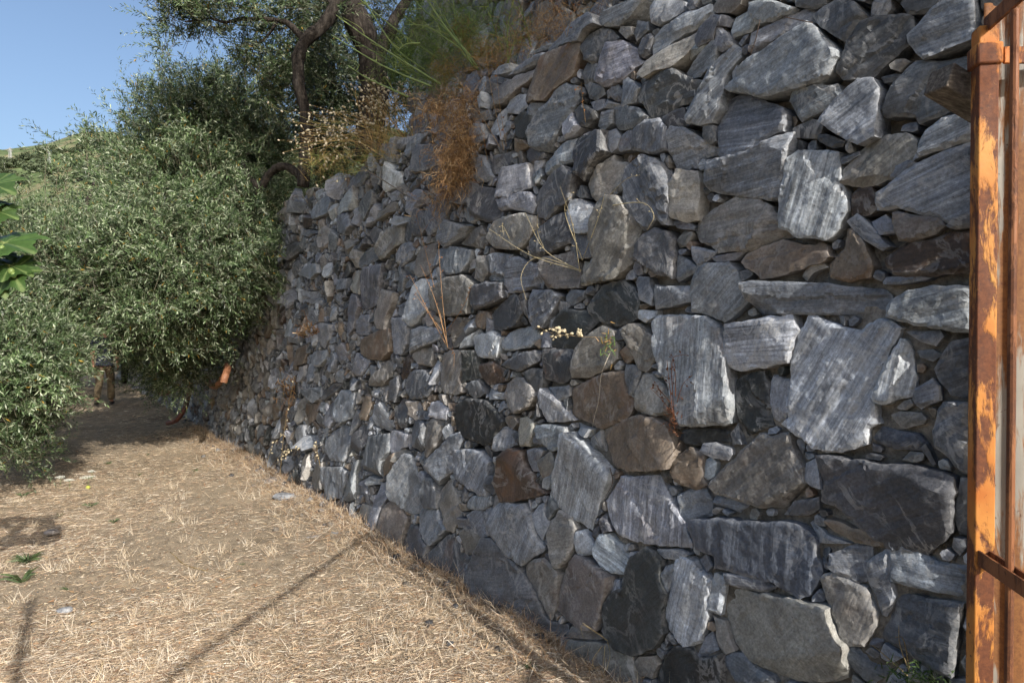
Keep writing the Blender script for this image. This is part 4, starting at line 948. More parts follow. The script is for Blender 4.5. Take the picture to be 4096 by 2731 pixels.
# ------------------------------------------------------------------ olive foliage
GREENS = np.array([(.044, .076, .030), (.062, .097, .040), (.096, .134, .062), (.027, .047, .019), (.160, .20, .122), (.235, .268, .185)])
DENS = 1.75
def crown_mesh(blobs, seed, leaf_len=.072, per=.0135, yellow=.006, tone=1.0, leaf_w=.225, up=.35, dens=1.0):
    """leafy shoots through the volume of every blob: centre, radii, number of shoots. Returns leaf mesh and twig mesh (both world coords)"""
    rg = np.random.default_rng(seed); LV_, LC = [], []; twigs = Geo()
    for bb_ in blobs:
        if isinstance(bb_[0], str):                                    # upright water shoots standing out of the crown: x, y of the tip, y of the foot, depth
            _, sx, y1, y0, dep = bb_; m_ = 7; t_ = np.linspace(0, 1, m_)[:, None]; f0 = at(sx + rg.normal() * 12, y0, dep); f1 = at(sx, y1, dep)
            base = f0 + (f1 - f0) * t_ * .85; base = np.concatenate([base, base + rg.normal(size=base.shape) * .03]); d = norm(rg.normal(size=base.shape) * .45 + norm(f1 - f0) * 1.6); n = len(base)
            twigs.tube(np.array([f0, (f0 + f1) / 2 + rg.normal(size=3) * .02, f1]), [.004, .003, .001], 4, (.15, .135, .095), False)
        else:
            cx, cy, dep, rx, ry, rz, ns = bb_; ns = int(ns * DENS * dens)
            c = cx if isinstance(cx, np.ndarray) else at(cx, cy, dep)
            Rv = np.array([rx, rz, ry]); nc = max(5, int(ns / 15)); n_in = int(ns * .30); n_sp = ns - n_in
            cd = norm(rg.normal(size=(nc, 3))); cc = cd * rg.random((nc, 1)) ** .33; ct = rg.uniform(.68, 1.38, nc)       # sprays
            cdir = norm(cd * np.array([.8, .8, .6]) + np.array([0, 0, up]) + rg.normal(size=(nc, 3)) * .45)
            k_ = rg.integers(0, nc, n_sp); sp_ = min(.11, .3 * min(rx, ry) + .03)
            b1 = c + cc[k_] * Rv + cdir[k_] * rg.uniform(-.12, .16, (n_sp, 1)) + rg.normal(size=(n_sp, 3)) * sp_ * .75; d1 = norm(cdir[k_] * 1.5 + rg.normal(size=(n_sp, 3)) * .38)
            d2 = norm(rg.normal(size=(n_in, 3))); b2 = c + d2 * rg.random((n_in, 1)) ** .5 * Rv * .92
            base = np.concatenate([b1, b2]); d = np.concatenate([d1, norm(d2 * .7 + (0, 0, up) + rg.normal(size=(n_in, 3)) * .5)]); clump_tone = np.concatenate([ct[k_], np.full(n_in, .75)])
            lump = fbm(base * 1.35, seed, 2); keep = lump > rg.uniform(-1.0, .05, ns); base = base[keep]; d = d[keep]; clump_tone = clump_tone[keep]; n = len(base)
        if n == 0: continue
        dr = norm(d)
        if isinstance(bb_[0], str): clump_tone = np.full(n, 1.2)
        L = rg.uniform(.16, .42, n) * (.42 if isinstance(bb_[0], str) else 1) * (leaf_len / .072) ** .5
        K = np.maximum(6, (L / per).astype(int)); kmax = K.max()
        bend = rg.normal(size=(n, 3)) * .25 + np.array([0, 0, -.25])
        t = (np.arange(kmax)[None] + .5) / K[:, None]; ok = t < 1.0
        pos = base[:, None] + (dr[:, None] * t[..., None] + bend[:, None] * (t ** 2)[..., None] * .5) * L[:, None, None]
        tan = norm(dr[:, None] + bend[:, None] * t[..., None])
        ref = norm(rg.normal(size=(n, 1, 3))); n1 = norm(np.cross(tan, ref)); n2 = np.cross(tan, n1)
        ph = (np.arange(kmax)[None] * np.pi + (np.arange(kmax)[None] // 2) * np.pi / 2) + rg.uniform(0, 6, (n, 1)) + rg.normal(0, .3, (n, kmax))
        rad = n1 * np.cos(ph)[..., None] + n2 * np.sin(ph)[..., None]
        ld = norm(tan * rg.uniform(.5, 1.1, (n, kmax, 1)) + rad * .8 + rg.normal(size=(n, kmax, 3)) * .15)
        sd = norm(np.cross(ld, tan + rg.normal(size=(n, kmax, 3)) * .25)); up_ = np.cross(sd, ld)
        ll = leaf_len * rg.uniform(.65, 1.2, (n, kmax, 1)) * (1 - .35 * t[..., None]); lw = ll * leaf_w * rg.uniform(.8, 1.2, (n, kmax, 1))
        v0 = pos; v2 = pos + ld * ll + up_ * ll * rg.uniform(-.18, .1, (n, kmax, 1)); m_ = pos + ld * ll * .5
        v1 = m_ + sd * lw * .5 + up_ * lw * .12; v3 = m_ - sd * lw * .5 + up_ * lw * .12
        V = np.stack([v0, v1, v2, v3], 2)[ok]
        cidx = np.array([0, 1, 1, 2, 3, 3, 4, 5])[rg.integers(0, 8, V.shape[0])]
        sh_ = np.repeat(clump_tone[:, None], kmax, 1)[ok]
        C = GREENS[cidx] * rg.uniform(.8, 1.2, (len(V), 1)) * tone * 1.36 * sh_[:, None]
        yl = rg.random(len(V)) < yellow; C[yl] = np.array([.42, .27, .05]) * rg.uniform(.5, 1.1, (yl.sum(), 1))
        LV_.append(V.reshape(-1, 3)); LC.append(np.repeat(C, 4, 0))
        for q in range(0, n, 3 if leaf_len < .08 else 9):
            tt = np.array([.5, 1.])[:, None]; P = base[q] + (dr[q] * tt + bend[q] * tt ** 2 * .5) * L[q]
            P = np.concatenate([[base[q] - dr[q] * L[q] * .5 + np.array([0, 0, -.03])], P]); twigs.tube(P, [.0023, .0016, .0007], 3, (.15, .135, .095), False)
    for bb_ in blobs:
        if isinstance(bb_[0], str) or isinstance(bb_[0], np.ndarray): continue
        cx, cy, dep, rx, ry, rz, ns = bb_; c = at(cx, cy, dep)
        for k in range(int(ns / 45)):
            d = norm(rg.normal(size=3) + np.array([0, -.5, .15])); e = c + d * np.array([rx, rz, ry]) * rg.uniform(.85, 1.12); s0 = c + rg.normal(size=3) * .12 * rx
            twigs.tube(spline([s0, (s0 + e) / 2 + rg.normal(size=3) * .09 * rx, e], 7), np.linspace(.0065, .0018, 7), 4, np.array((.19, .172, .14)) * rg.uniform(.6, 1.2), False)
    V = np.concatenate(LV_); F = np.arange(len(V)).reshape(-1, 4)
    return mesh_np('crown', V, F, False, {'tint': (np.concatenate(LC), 'FLOAT_COLOR')}), (twigs.mesh('twigs') if twigs.n else None)
def limbs_mesh(paths, seed, sides=9):
    g = Geo(); rg = np.random.default_rng(seed)
    for pts, r0, r1 in paths:
        P = spline(pts, max(10, len(pts) * 6)); n = len(P)
        P = P + fbm(P * 3.0, seed, 2)[:, None] * rg.normal(size=3) * .02
        r = np.linspace(r0, r1, n) * (1 + .16 * vnoise(P * 9, seed + 3)); g.tube(P, r, sides, (1, 1, 1))
    me = g.mesh('trunk', True)
    co = np.array([v.co[:] for v in me.vertices]); k = 1 + 0 * co[:, :1]
    me.vertices.foreach_set('co', (co + norm(rg.normal(size=co.shape)) * .006 * k).astype(np.float32).ravel()); me.update()
    return me
def olive(label, base, paths, blobs, seed, group='olive trees', **kw):
    root = thing('olive_tree', label, 'olive tree', tuple(base), group)
    link('trunk', limbs_mesh(paths, seed), M_BARK, root)
    lm, tw = crown_mesh(blobs, seed + 1, **kw)
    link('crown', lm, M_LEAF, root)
    if tw: link('twigs', tw, M_DRY, root)['kind'] = 'stuff'
    return root
A = at
def B(*r):   # blob shorthand: pixel centre, depth, radii in metres, shoots
    return r
# front left olive: skirts of foliage down to the ground on the left of the path
gl = on_ground(-150, 1760)
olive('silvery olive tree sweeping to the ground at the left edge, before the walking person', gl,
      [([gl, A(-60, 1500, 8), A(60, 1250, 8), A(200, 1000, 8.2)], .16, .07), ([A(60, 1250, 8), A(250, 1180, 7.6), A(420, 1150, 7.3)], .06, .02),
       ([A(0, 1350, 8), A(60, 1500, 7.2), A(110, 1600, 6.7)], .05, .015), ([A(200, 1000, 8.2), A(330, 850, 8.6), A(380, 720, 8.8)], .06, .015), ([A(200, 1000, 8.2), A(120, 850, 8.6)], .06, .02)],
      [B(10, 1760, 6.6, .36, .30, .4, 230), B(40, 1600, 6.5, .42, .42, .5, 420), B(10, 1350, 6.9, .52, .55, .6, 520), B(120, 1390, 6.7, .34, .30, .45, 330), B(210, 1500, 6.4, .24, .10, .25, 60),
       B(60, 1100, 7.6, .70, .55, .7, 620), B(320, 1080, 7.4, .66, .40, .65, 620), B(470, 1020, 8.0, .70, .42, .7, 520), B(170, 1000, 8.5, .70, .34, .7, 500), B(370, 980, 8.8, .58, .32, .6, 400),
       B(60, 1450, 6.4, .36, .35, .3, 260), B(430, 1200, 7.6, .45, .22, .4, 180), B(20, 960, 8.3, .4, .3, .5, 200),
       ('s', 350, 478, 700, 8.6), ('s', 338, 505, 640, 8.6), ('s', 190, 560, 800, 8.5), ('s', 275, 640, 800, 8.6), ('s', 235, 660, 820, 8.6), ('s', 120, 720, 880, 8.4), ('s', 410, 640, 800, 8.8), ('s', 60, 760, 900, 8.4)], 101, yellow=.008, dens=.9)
# olive rooted on the terrace edge whose limb leans out over the path
tb = A(1228, 735, 7.5)
olive('olive tree leaning out over the path from the terrace edge, crown against the sky', tb,
      [([A(1228, 735, 7.5), A(1150, 668, 7.5), A(1080, 690, 7.6), A(1035, 760, 7.7), A(1000, 850, 7.9)], .045, .035), ([A(1035, 760, 7.7), A(960, 640, 8.3), A(900, 480, 8.7), A(880, 330, 8.8)], .04, .01),
       ([A(1000, 850, 7.9), A(880, 950, 7.9), A(700, 1060, 7.7), A(560, 1150, 7.5)], .035, .01), ([A(960, 640, 8.3), A(800, 620, 8.7), A(660, 560, 9.0)], .03, .008), ([A(1000, 850, 7.9), A(950, 1050, 7.9), A(800, 1200, 7.8)], .03, .008)],
      [B(670, 820, 8.9, .52, .55, .8, 600), B(740, 600, 9.0, .60, .62, .7, 560), B(880, 540, 8.9, .62, .70, .7, 640), B(985, 660, 8.8, .45, .75, .6, 560), B(830, 800, 8.5, .85, .75, .8, 980),
       B(980, 930, 8.1, .50, .62, .5, 560), B(780, 1050, 7.8, .75, .52, .6, 760), B(950, 1120, 7.8, .50, .34, .4, 420), B(660, 1210, 7.8, .62, .30, .6, 480), B(620, 1020, 7.7, .6, .5, .5, 560),
       B(610, 690, 9, .26, .34, .5, 150), B(530, 910, 8.8, .34, .28, .5, 170), B(860, 1280, 8.2, .45, .2, .4, 180), B(755, 1470, 9.2, .26, .42, .3, 170), B(690, 1400, 9.6, .52, .32, .5, 380), B(640, 1340, 8.2, .45, .20, .5, 170), B(640, 1490, 10.2, .25, .3, .3, 70), B(830, 1330, 8.8, .35, .22, .3, 130), B(1080, 1050, 7.5, .16, .40, .2, 90),
       B(860, 400, 8.8, .40, .30, .4, 240), B(760, 470, 8.9, .35, .30, .4, 200), B(660, 560, 9, .3, .3, .4, 140), B(700, 400, 9.0, .10, .26, .12, 24), B(640, 400, 9.0, .10, .26, .12, 22), B(970, 420, 8.7, .22, .36, .25, 60), B(580, 400, 9, .12, .26, .2, 24), B(525, 480, 9, .16, .16, .2, 20), B(655, 200, 8.4, .09, .2, .1, 16), B(690, 290, 8.6, .06, .15, .1, 8), B(1070, 560, 8.6, .2, .5, .3, 90)] + [('s', x, y, y + 170, 8.9) for x, y in ((560, 440), (530, 470), (620, 345), (650, 170), (668, 210), (645, 240), (690, 310), (730, 345), (770, 330), (815, 300), (850, 250), (870, 232), (905, 300), (955, 290), (985, 330), (1010, 420), (475, 450), (500, 470), (590, 400))], 202, yellow=.012, dens=.88)
# slender dark trunk on the terrace with a crown reaching over the top of the frame
tc = A(1215, 745, 7.0)
olive('olive tree with a slender dark trunk standing at the wall head, branches across the sky', tc,
      [([tc, A(1222, 650, 7.0), A(1232, 560, 7.0), A(1218, 450, 7.0), A(1200, 330, 7.0), A(1196, 230, 7.05), A(1225, 160, 7.1), A(1290, 105, 7.2), A(1345, 20, 7.3), A(1370, -120, 7.4)], .058, .07),
       ([A(1225, 160, 7.1), A(1120, 90, 7.3), A(1000, 80, 7.3), A(860, 85, 7.3), A(740, 100, 7.3)], .035, .006), ([A(1345, 20, 7.3), A(1200, -60, 7.4), A(950, -60, 7.4)], .05, .01), ([A(1110, 95, 7.3), A(1040, 170, 7.4), A(960, 190, 7.4)], .014, .005)],
      [B(980, 20, 7.4, .62, .22, .5, 230), B(820, 20, 7.3, .40, .18, .35, 130), B(720, 60, 7.3, .18, .13, .25, 50), B(690, 110, 7.3, .12, .06, .15, 18), B(1120, 90, 7.7, .42, .30, .4, 180), B(1000, 200, 7.5, .22, .14, .25, 70), B(1090, 230, 7.7, .26, .20, .3, 110),
       B(1130, 360, 7.9, .22, .26, .3, 80), B(1060, 290, 7.6, .14, .12, .2, 26), B(1290, 20, 7.6, .4, .3, .4, 150), B(930, 90, 7.3, .35, .1, .3, 90), B(1040, 330, 7.6, .12, .1, .2, 20), B(1120, 480, 7.8, .12, .2, .2, 34)], 303, tone=.85, yellow=.008)
# thick trunk behind the fennel
td = A(1475, 640, 7.9)
olive('old olive tree with a thick furrowed trunk behind the flowering fennel', td,
      [([td, A(1480, 520, 7.9), A(1492, 400, 7.9), A(1490, 270, 7.9), A(1455, 150, 7.9), A(1405, 20, 7.9), A(1380, -120, 8.0)], .17, .13), ([A(1490, 270, 7.9), A(1560, 120, 8.1), A(1660, -40, 8.2)], .09, .05), ([A(1480, 620, 7.8), A(1500, 500, 7.85), A(1515, 380, 7.85), A(1500, 260, 7.9)], .13, .10)],
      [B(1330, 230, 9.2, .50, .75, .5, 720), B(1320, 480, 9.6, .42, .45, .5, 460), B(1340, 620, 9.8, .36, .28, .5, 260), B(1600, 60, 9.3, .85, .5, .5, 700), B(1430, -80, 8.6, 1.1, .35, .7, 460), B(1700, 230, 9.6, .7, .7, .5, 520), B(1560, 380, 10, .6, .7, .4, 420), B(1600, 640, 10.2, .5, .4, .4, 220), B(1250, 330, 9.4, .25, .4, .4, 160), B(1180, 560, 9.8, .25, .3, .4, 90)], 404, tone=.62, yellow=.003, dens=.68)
# trees further along the path
te = on_ground(497, 1535)
olive('shaded olive tree standing beside the wall just beyond the walking person', te,
      [([te, A(500, 1440, 20), A(490, 1330, 20), A(470, 1200, 20)], .10, .08), ([A(490, 1330, 20), A(600, 1200, 19.5)], .1, .05), ([A(490, 1330, 20), A(330, 1180, 20)], .1, .05)],
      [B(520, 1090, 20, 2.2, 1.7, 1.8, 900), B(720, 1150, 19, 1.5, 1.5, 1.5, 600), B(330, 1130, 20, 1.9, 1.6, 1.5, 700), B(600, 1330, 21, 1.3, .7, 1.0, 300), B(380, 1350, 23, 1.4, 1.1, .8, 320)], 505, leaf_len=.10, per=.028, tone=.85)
tf = on_ground(60, 1590)
olive('dense olive tree filling the gap at the far end of the path', tf,
      [([tf, A(60, 1450, 17), A(80, 1300, 17), A(120, 1150, 17)], .18, .12), ([A(80, 1300, 17), A(200, 1180, 17)], .1, .04)],
      [B(110, 1130, 17, 2.0, 1.4, 1.5, 760), B(250, 1290, 18.5, 1.3, 1.2, 1.0, 420), B(-60, 1350, 16, 1.2, 1.5, 1.2, 420), B(180, 1500, 19, 1.3, .8, .8, 280), B(330, 1420, 27, 1.5, 1.6, .8, 300)], 606, leaf_len=.10, per=.028, tone=.85)
th_ = W_O + W_D * 12.5 + W_N * -1.2 + np.array([0, 0, 2.93])  # added olive: boughs placed to block sky light over the far wall and path
cuv = lambda u, w, z: W_O + W_D * u + W_N * w + np.array([0, 0, z])
olive('big olive tree added on the terrace, its boughs shading the end of the path', th_,
      [([th_, th_ + (0, 0, .6), cuv(12.3, -.6, 4.2), cuv(12, .6, 4.9)], .16, .06), ([cuv(12.3, -.6, 4.2), cuv(10.6, .2, 4.6)], .07, .03), ([cuv(12.3, -.6, 4.2), cuv(14.2, .3, 4.6)], .07, .03)],
      [(cuv(u, w, z), 0, 0, r, r * .7, r, n) for u, w, z, r, n in ((9.6, .2, 4.2, .9, 240), (11, .9, 4.3, 1.1, 300), (12.6, .4, 4.6, 1.2, 320), (14.2, 1.0, 3.6, 1.1, 300), (10.4, 1.9, 2.95, .85, 240), (12.2, 2.3, 2.9, .95, 260), (16, .6, 3.6, 1.2, 280), (14, 2.8, 2.8, 1.1, 260), (16.5, 2.4, 3.0, 1.2, 240), (9.3, -.8, 4.4, .8, 160), (18.5, 1.2, 3.8, 1.4, 260), (9.5, 4.6, 2.6, 1.3, 260), (11.5, 4.4, 2.6, 1.2, 260), (13.5, 4.6, 2.5, 1.2, 260), (15.5, 4.4, 2.6, 1.2, 240), (9, 3.4, 2.8, .9, 200), (20, 3, 2.6, 1.5, 240))], 515, leaf_len=.115, per=.032, tone=.85, dens=1.35)
tg = A(1290, 790, 14)
olive('sunlit pale olive tree seen between the two trunks on the terrace', tg,
      [([tg, A(1285, 700, 14), A(1270, 600, 14)], .14, .08)],
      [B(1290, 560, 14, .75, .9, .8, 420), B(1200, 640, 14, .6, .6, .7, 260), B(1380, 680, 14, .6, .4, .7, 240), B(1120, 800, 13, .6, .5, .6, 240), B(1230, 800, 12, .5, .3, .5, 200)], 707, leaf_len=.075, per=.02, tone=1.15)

# ------------------------------------------------------------------ far hillside
def shrub_mesh(seed, n=900):
    rg = np.random.default_rng(seed); d = norm(rg.normal(size=(n, 3))); d[:, 2] = abs(d[:, 2]) * .9 - .05
    lob = 1 + .28 * fbm(d * 2.2 + seed, seed, 3)
    c = d * (rg.random((n, 1)) ** .3) * lob[:, None] * np.array([1, 1, .82]); t1 = norm(rg.normal(size=(n, 3))); t2 = norm(np.cross(t1, rg.normal(size=(n, 3))))
    s = rg.uniform(.05, .12, (n, 1)); V = np.stack([c - t1 * s, c + t2 * s * .8, c + t1 * s, c - t2 * s * .8], 1).reshape(-1, 3)
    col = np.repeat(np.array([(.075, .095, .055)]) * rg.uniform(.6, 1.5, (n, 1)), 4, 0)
    return mesh_np('shrub', V, np.arange(len(V)).reshape(-1, 4), False, {'tint': (col, 'FLOAT_COLOR')})
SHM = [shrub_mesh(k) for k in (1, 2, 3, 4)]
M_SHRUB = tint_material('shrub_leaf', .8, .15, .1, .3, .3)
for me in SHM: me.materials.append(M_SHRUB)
def hill_hit(px, py):
    r = ray(px, py)
    t = np.arange(95, 700, .5); P = CAM + r * t[:, None]; dz = P[:, 2] - hill_z(P[:, 0], P[:, 1]); k = np.argmax(dz < 0)
    return P[k] if (dz < 0).any() else P[-1] * 0 + np.array([P[880][0], P[880][1], hill_z(P[880:881, 0], P[880:881, 1])[0]])
HILL = [(66, 655, 50, 'round dark tree below the lattice pylon on the far hill'), (15, 640, 36, 'dark bush at the left edge of the far skyline'), (120, 628, 40, 'low spreading tree on the hill skyline beside the round tree'),
        (172, 640, 22, 'small bush right of the spreading skyline tree'), (165, 665, 48, 'wide dark bush by the concrete pole on the hillside'), (195, 600, 36, 'tall dark bush on the skyline before the second pylon'), (250, 605, 32, 'grey green bush right of the second pylon'),
        (302, 600, 24, 'small round bush on the ridge below the tree clump'), (345, 585, 30, 'dark bush left of the ridge top clump'), (405, 565, 34, 'largest tree of the clump on the hilltop'), (440, 566, 26, 'right hand tree of the hilltop clump'), (475, 560, 14, 'lone little bush right of the hilltop clump'),
        (395, 590, 30, 'pale shrub below the hilltop clump'), (450, 590, 28, 'shrub under the bare hilltop'), (440, 620, 24, 'bush beside the third pylon'), (420, 645, 30, 'dark shrub patch below the third pylon'), (20, 690, 44, 'grey shrub above the vineyard at left'), (100, 720, 44, 'bush at the foot of the vineyard'), (215, 680, 40, 'dark bush below the second pylon'),
        (505, 585, 18, 'bush low on the right shoulder of the hill'), (330, 700, 36, 'shrub mass low on the slope above the olive tops'), (250, 720, 40, 'grey green bush low on the slope')]
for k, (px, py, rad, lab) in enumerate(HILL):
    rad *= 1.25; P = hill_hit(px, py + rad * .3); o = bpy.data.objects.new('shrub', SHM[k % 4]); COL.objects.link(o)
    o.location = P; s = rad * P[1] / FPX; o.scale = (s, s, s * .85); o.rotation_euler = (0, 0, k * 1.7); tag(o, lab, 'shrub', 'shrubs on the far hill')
hr = np.random.default_rng(5)
sv, scol = [], []                                             # low scrub covering the rest of the slope, one mass
for k in range(46):
    P = hill_hit(hr.uniform(-60, 640), hr.uniform(590, 800)); s = hr.uniform(8, 22) * P[1] / FPX; m_ = 260
    d = norm(hr.normal(size=(m_, 3))); d[:, 2] = abs(d[:, 2]) * .75; c_ = P + d * hr.random((m_, 1)) ** .35 * s * np.array([1.4, 1, 1]); t1 = norm(hr.normal(size=(m_, 3))); t2 = norm(np.cross(t1, hr.normal(size=(m_, 3)))); e_ = s * hr.uniform(.08, .17, (m_, 1))
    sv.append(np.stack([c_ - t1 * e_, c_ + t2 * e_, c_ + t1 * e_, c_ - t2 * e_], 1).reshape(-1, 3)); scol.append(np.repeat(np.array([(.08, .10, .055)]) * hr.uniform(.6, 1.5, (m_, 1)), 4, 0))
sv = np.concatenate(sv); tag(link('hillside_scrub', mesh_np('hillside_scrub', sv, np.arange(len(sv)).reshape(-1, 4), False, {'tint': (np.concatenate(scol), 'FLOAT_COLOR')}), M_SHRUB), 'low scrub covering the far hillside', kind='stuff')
M_STEEL = tint_material('pole_steel', .6, .4, 0, .1, 2)
def pylon(px, top, base, lab):
    P = hill_hit(px, base); h = (base - top) * P[1] / FPX; g = Geo(); w0, w1 = h * .075, h * .03; c = (.32, .33, .34)
    root = thing('lattice_pylon', lab, 'pylon', tuple(P), 'pylons on the far hill')
    cor = lambda t: [P + np.array([sx * (w0 + (w1 - w0) * t), sy * (w0 + (w1 - w0) * t), h * t]) for sx, sy in ((-1, -1), (1, -1), (1, 1), (-1, 1))]
    for a_, b_ in zip(cor(0), cor(1)): g.tube([a_, b_], h * .010, 4, c)
    for k in range(7):
        c0, c1 = cor(k / 7), cor((k + 1) / 7)
        for q in range(4): g.tube([c0[q], c1[(q + 1) % 4]], h * .006, 3, c); g.tube([c1[q], c1[(q + 1) % 4]], h * .005, 3, c)
    link('tower', g.mesh('tower'), M_STEEL, root)
    for t in (.82, .95):
        g2 = Geo(); g2.tube([P + np.array([-h * .16, 0, h * t]), P + np.array([h * .16, 0, h * t])], h * .010, 4, c)
        for sx in (-.15, .15): g2.tube([P + np.array([sx * h, 0, h * t]), P + np.array([sx * h, 0, h * (t - .045)])], h * .008, 4, (.2, .2, .2))
        link('cross_arm', g2.mesh('cross_arm'), M_STEEL, root)
pylon(41, 592, 662, 'lattice pylon above the vineyard at the left of the far hill')
pylon(197, 606, 662, 'lattice pylon in the middle of the far hillside')
pylon(444, 592, 636, 'lattice pylon on the right of the far hill near the hilltop')
def pole(px, top, base, lab):
    P = hill_hit(px, base); h = (base - top) * P[1] / FPX; g = Geo(); g.tube([P, P + np.array([0, 0, h])], [h * .035, h * .025], 6, (.42, .42, .40)); g.tube([P + np.array([-h * .05, 0, h * .93]), P + np.array([h * .05, 0, h * .93])], h * .012, 4, (.3, .3, .3))
    tag(link('concrete_pole', g.mesh('concrete_pole', True, R(40)), M_STEEL), lab, 'pole', 'poles on the far hill')
for a_ in [(142, 660, 692, 'concrete pole standing by the wide bush on the hillside'), (14, 652, 678, 'left of the two concrete poles at the hill vineyard edge'), (18, 652, 684, 'right of the two concrete poles at the hill vineyard edge'), (139, 628, 644, 'short pole high on the slope by the terrace track'), (252, 674, 692, 'concrete pole just above the olive tops')]: pole(*a_)
# small white hut on the hill
P = hill_hit(28, 634); s = P[1] / FPX; hut = thing('hut', 'tiny white hut with a reddish roof on the far hill', 'hut', tuple(P))
g = Geo(); g.box(P + np.array([0, 0, 5 * s]), (8 * s, 0, 0), (0, 5 * s, 0), (0, 0, 5 * s), (.62, .60, .56)); link('wall', g.mesh('wall'), M_STEEL, hut)
g = Geo(); r0 = P + np.array([0, 0, 10 * s]); V = np.array([r0 + np.array(q) * s for q in ((-9, -6, 0), (9, -6, 0), (9, 6, 0), (-9, 6, 0), (-9, 0, 3), (9, 0, 3))]); g.add(V, [(0, 1, 5, 4), (2, 3, 4, 5)], [(0, 4, 3), (1, 2, 5)], (.30, .15, .09)); link('roof', g.mesh('roof'), M_STEEL, hut)
g = Geo(); g.box(P + np.array([2 * s, -5 * s - .05, 4.5 * s]), (1.6 * s, 0, 0), (0, .04, 0), (0, 0, 2 * s), (.08, .07, .06)); link('window', g.mesh('window'), M_STEEL, hut)
# ------------------------------------------------------------------ gate at the right edge
def rust_material(name, paint, rusty, cut, vert=1.0):
    m = Mat(name); c = m.coord(); v = m.mapping(c, (1, 1, vert))
    n = m.noise(v, 16, 6, .68, .3); n2 = m.noise(c, 70, 4, .7); n3 = m.noise(m.mapping(c, loc=(5, 2, 1)), 5, 4, .6)
    col = m.mix(m.ramp(n3, [(.35, 0), (.65, 1)]), paint[0], paint[1])
    k = m.ramp(m.math('ADD', m.math('MULTIPLY', n, .75), m.math('MULTIPLY', n3, .3)), [(cut, 0), (cut + .05, 1)])
    r = m.mix(m.ramp(n2, [(.3, 0), (.7, 1)]), rusty[0], rusty[1])
    spots = m.ramp(m.noise(c, 48, 3, .5), [(.66, 0), (.72, .9)])
    col = m.mix(spots, m.mix(k, col, r), (.06, .025, .012))
    m.set(Base_Color=col, Roughness=m.ramp(n, [(.3, .5), (.7, .85)]), Specular_IOR_Level=.35, Normal=m.bump(m.math('ADD', m.math('MULTIPLY', k, -.4), m.math('MULTIPLY', n2, .25)), .6, .004)); return m.m
M_ORANGE = rust_material('rusted_orange_paint', ((.36, .115, .020), (.48, .235, .055)), ((.060, .021, .011), (.15, .050, .018)), .485, .3)
M_RUST = rust_material('bare_rust', ((.15, .055, .022), (.24, .10, .04)), ((.06, .022, .012), (.13, .05, .02)), .5, .35)
M_SHEET = rust_material('rusted_cream_sheet', ((.17, .16, .14), (.24, .225, .195)), ((.09, .032, .011), (.19, .085, .026)), .47, .12)
GA = R(11.4); GD = np.array([math.sin(GA), math.cos(GA), 0]); GN = np.array([math.cos(GA), -math.sin(GA), 0]); UPV = np.array([0, 0, 1.])
PC = np.array([1.137, 1.65, 0.])
gate = thing('iron_gate', 'open rusty iron gate with orange post at the right edge, before the wall', 'gate', tuple(PC))
def gpart(name, build, mat, sharp=R(35), bev=0):
    g = Geo(); build(g); o = link(name, g.mesh(name, True, sharp), mat, gate)
    if bev: md = o.modifiers.new('bevel', 'BEVEL'); md.width = bev; md.segments = 2; md.limit_method = 'ANGLE'
    return o
gpart('post', lambda g: g.box(PC + UPV * 1.22, GN * .022, GD * .022, UPV * 1.11), M_ORANGE, bev=.0035)
gpart('band', lambda g: g.box(PC + UPV * 2.262, GN * .029, GD * .029, UPV * .026), M_ORANGE, bev=.006)
gpart('strap', lambda g: g.box(PC + UPV * 2.258 + np.array([.19, -.02, 0]), (.16, 0, 0), (0, .004, 0), UPV * .02), M_ORANGE, bev=.002)
gpart('top_rail', lambda g: (g.box(PC + UPV * 2.335 - GD * 1.1, GN * .004, GD * 1.1, UPV * .017), g.box(PC + UPV * 2.354 - GD * 1.1 + GN * .016, GN * .017, GD * 1.1, UPV * .003)), M_RUST, bev=.001)
for sgn in (-1, 1): gpart('middle_rail', lambda g: g.box(PC + UPV * 1.06 - GD * 1.08 + GN * sgn * .0125, GN * .003, GD * 1.10, UPV * .018), M_RUST, bev=.001)
gpart('bottom_rail', lambda g: g.box(PC + UPV * .18 - GD * 1.11, GN * .018, GD * 1.085, UPV * .018), M_RUST, bev=.002)
for k in range(1, 16):
    b_ = PC - GD * .137 * k
    gpart('rod', lambda g: g.tube([b_ + UPV * .2, b_ + UPV * 1.05, b_ + UPV * (2.312 if k == 1 else 1.1)], .0085, 10), M_RUST)
gpart('end_post', lambda g: g.box(PC - GD * 2.22 + UPV * 1.22, GN * .02, GD * .02, UPV * 1.1), M_ORANGE, bev=.0035)
# corrugated sheet closing the gap between gate post and wall, eaten through by rust beside the post
SO = np.array([1.166, 1.705, 0.]); SD = norm(np.array([1., -.12, 0])); SN = np.array([SD[1], -SD[0], 0])
ss = np.arange(0, .262, .0075); zz = np.arange(.22, 2.42, .016); S_, Z_ = np.meshgrid(ss, zz, indexing='ij')
prof = .010 * np.clip(np.sin(S_ / .085 * 2 * np.pi + 1.2) * 2.0, -1, 1)
Ps = SO + SN * prof[..., None] + SD * S_[..., None] + UPV * Z_[..., None]
a, b = S_.shape; i = np.arange(a - 1)[:, None] * b; j = np.arange(b - 1)[None]; Qs = np.stack([i + j, i + b + j, i + b + j + 1, i + j + 1], -1).reshape(-1, 4)
sc_, zc_ = S_[:-1, :-1].ravel(), Z_[:-1, :-1].ravel(); nz = fbm(np.stack([sc_ * 40, zc_ * 22, sc_ * 0], -1), 81, 3)
hole = (((sc_ - .012) / .020) ** 2 + ((zc_ - 2.06) / .10) ** 2 + nz * .6 < 1) | (((sc_ - .012) / .022) ** 2 + ((zc_ - 1.25) / .16) ** 2 + nz * .6 < 1)
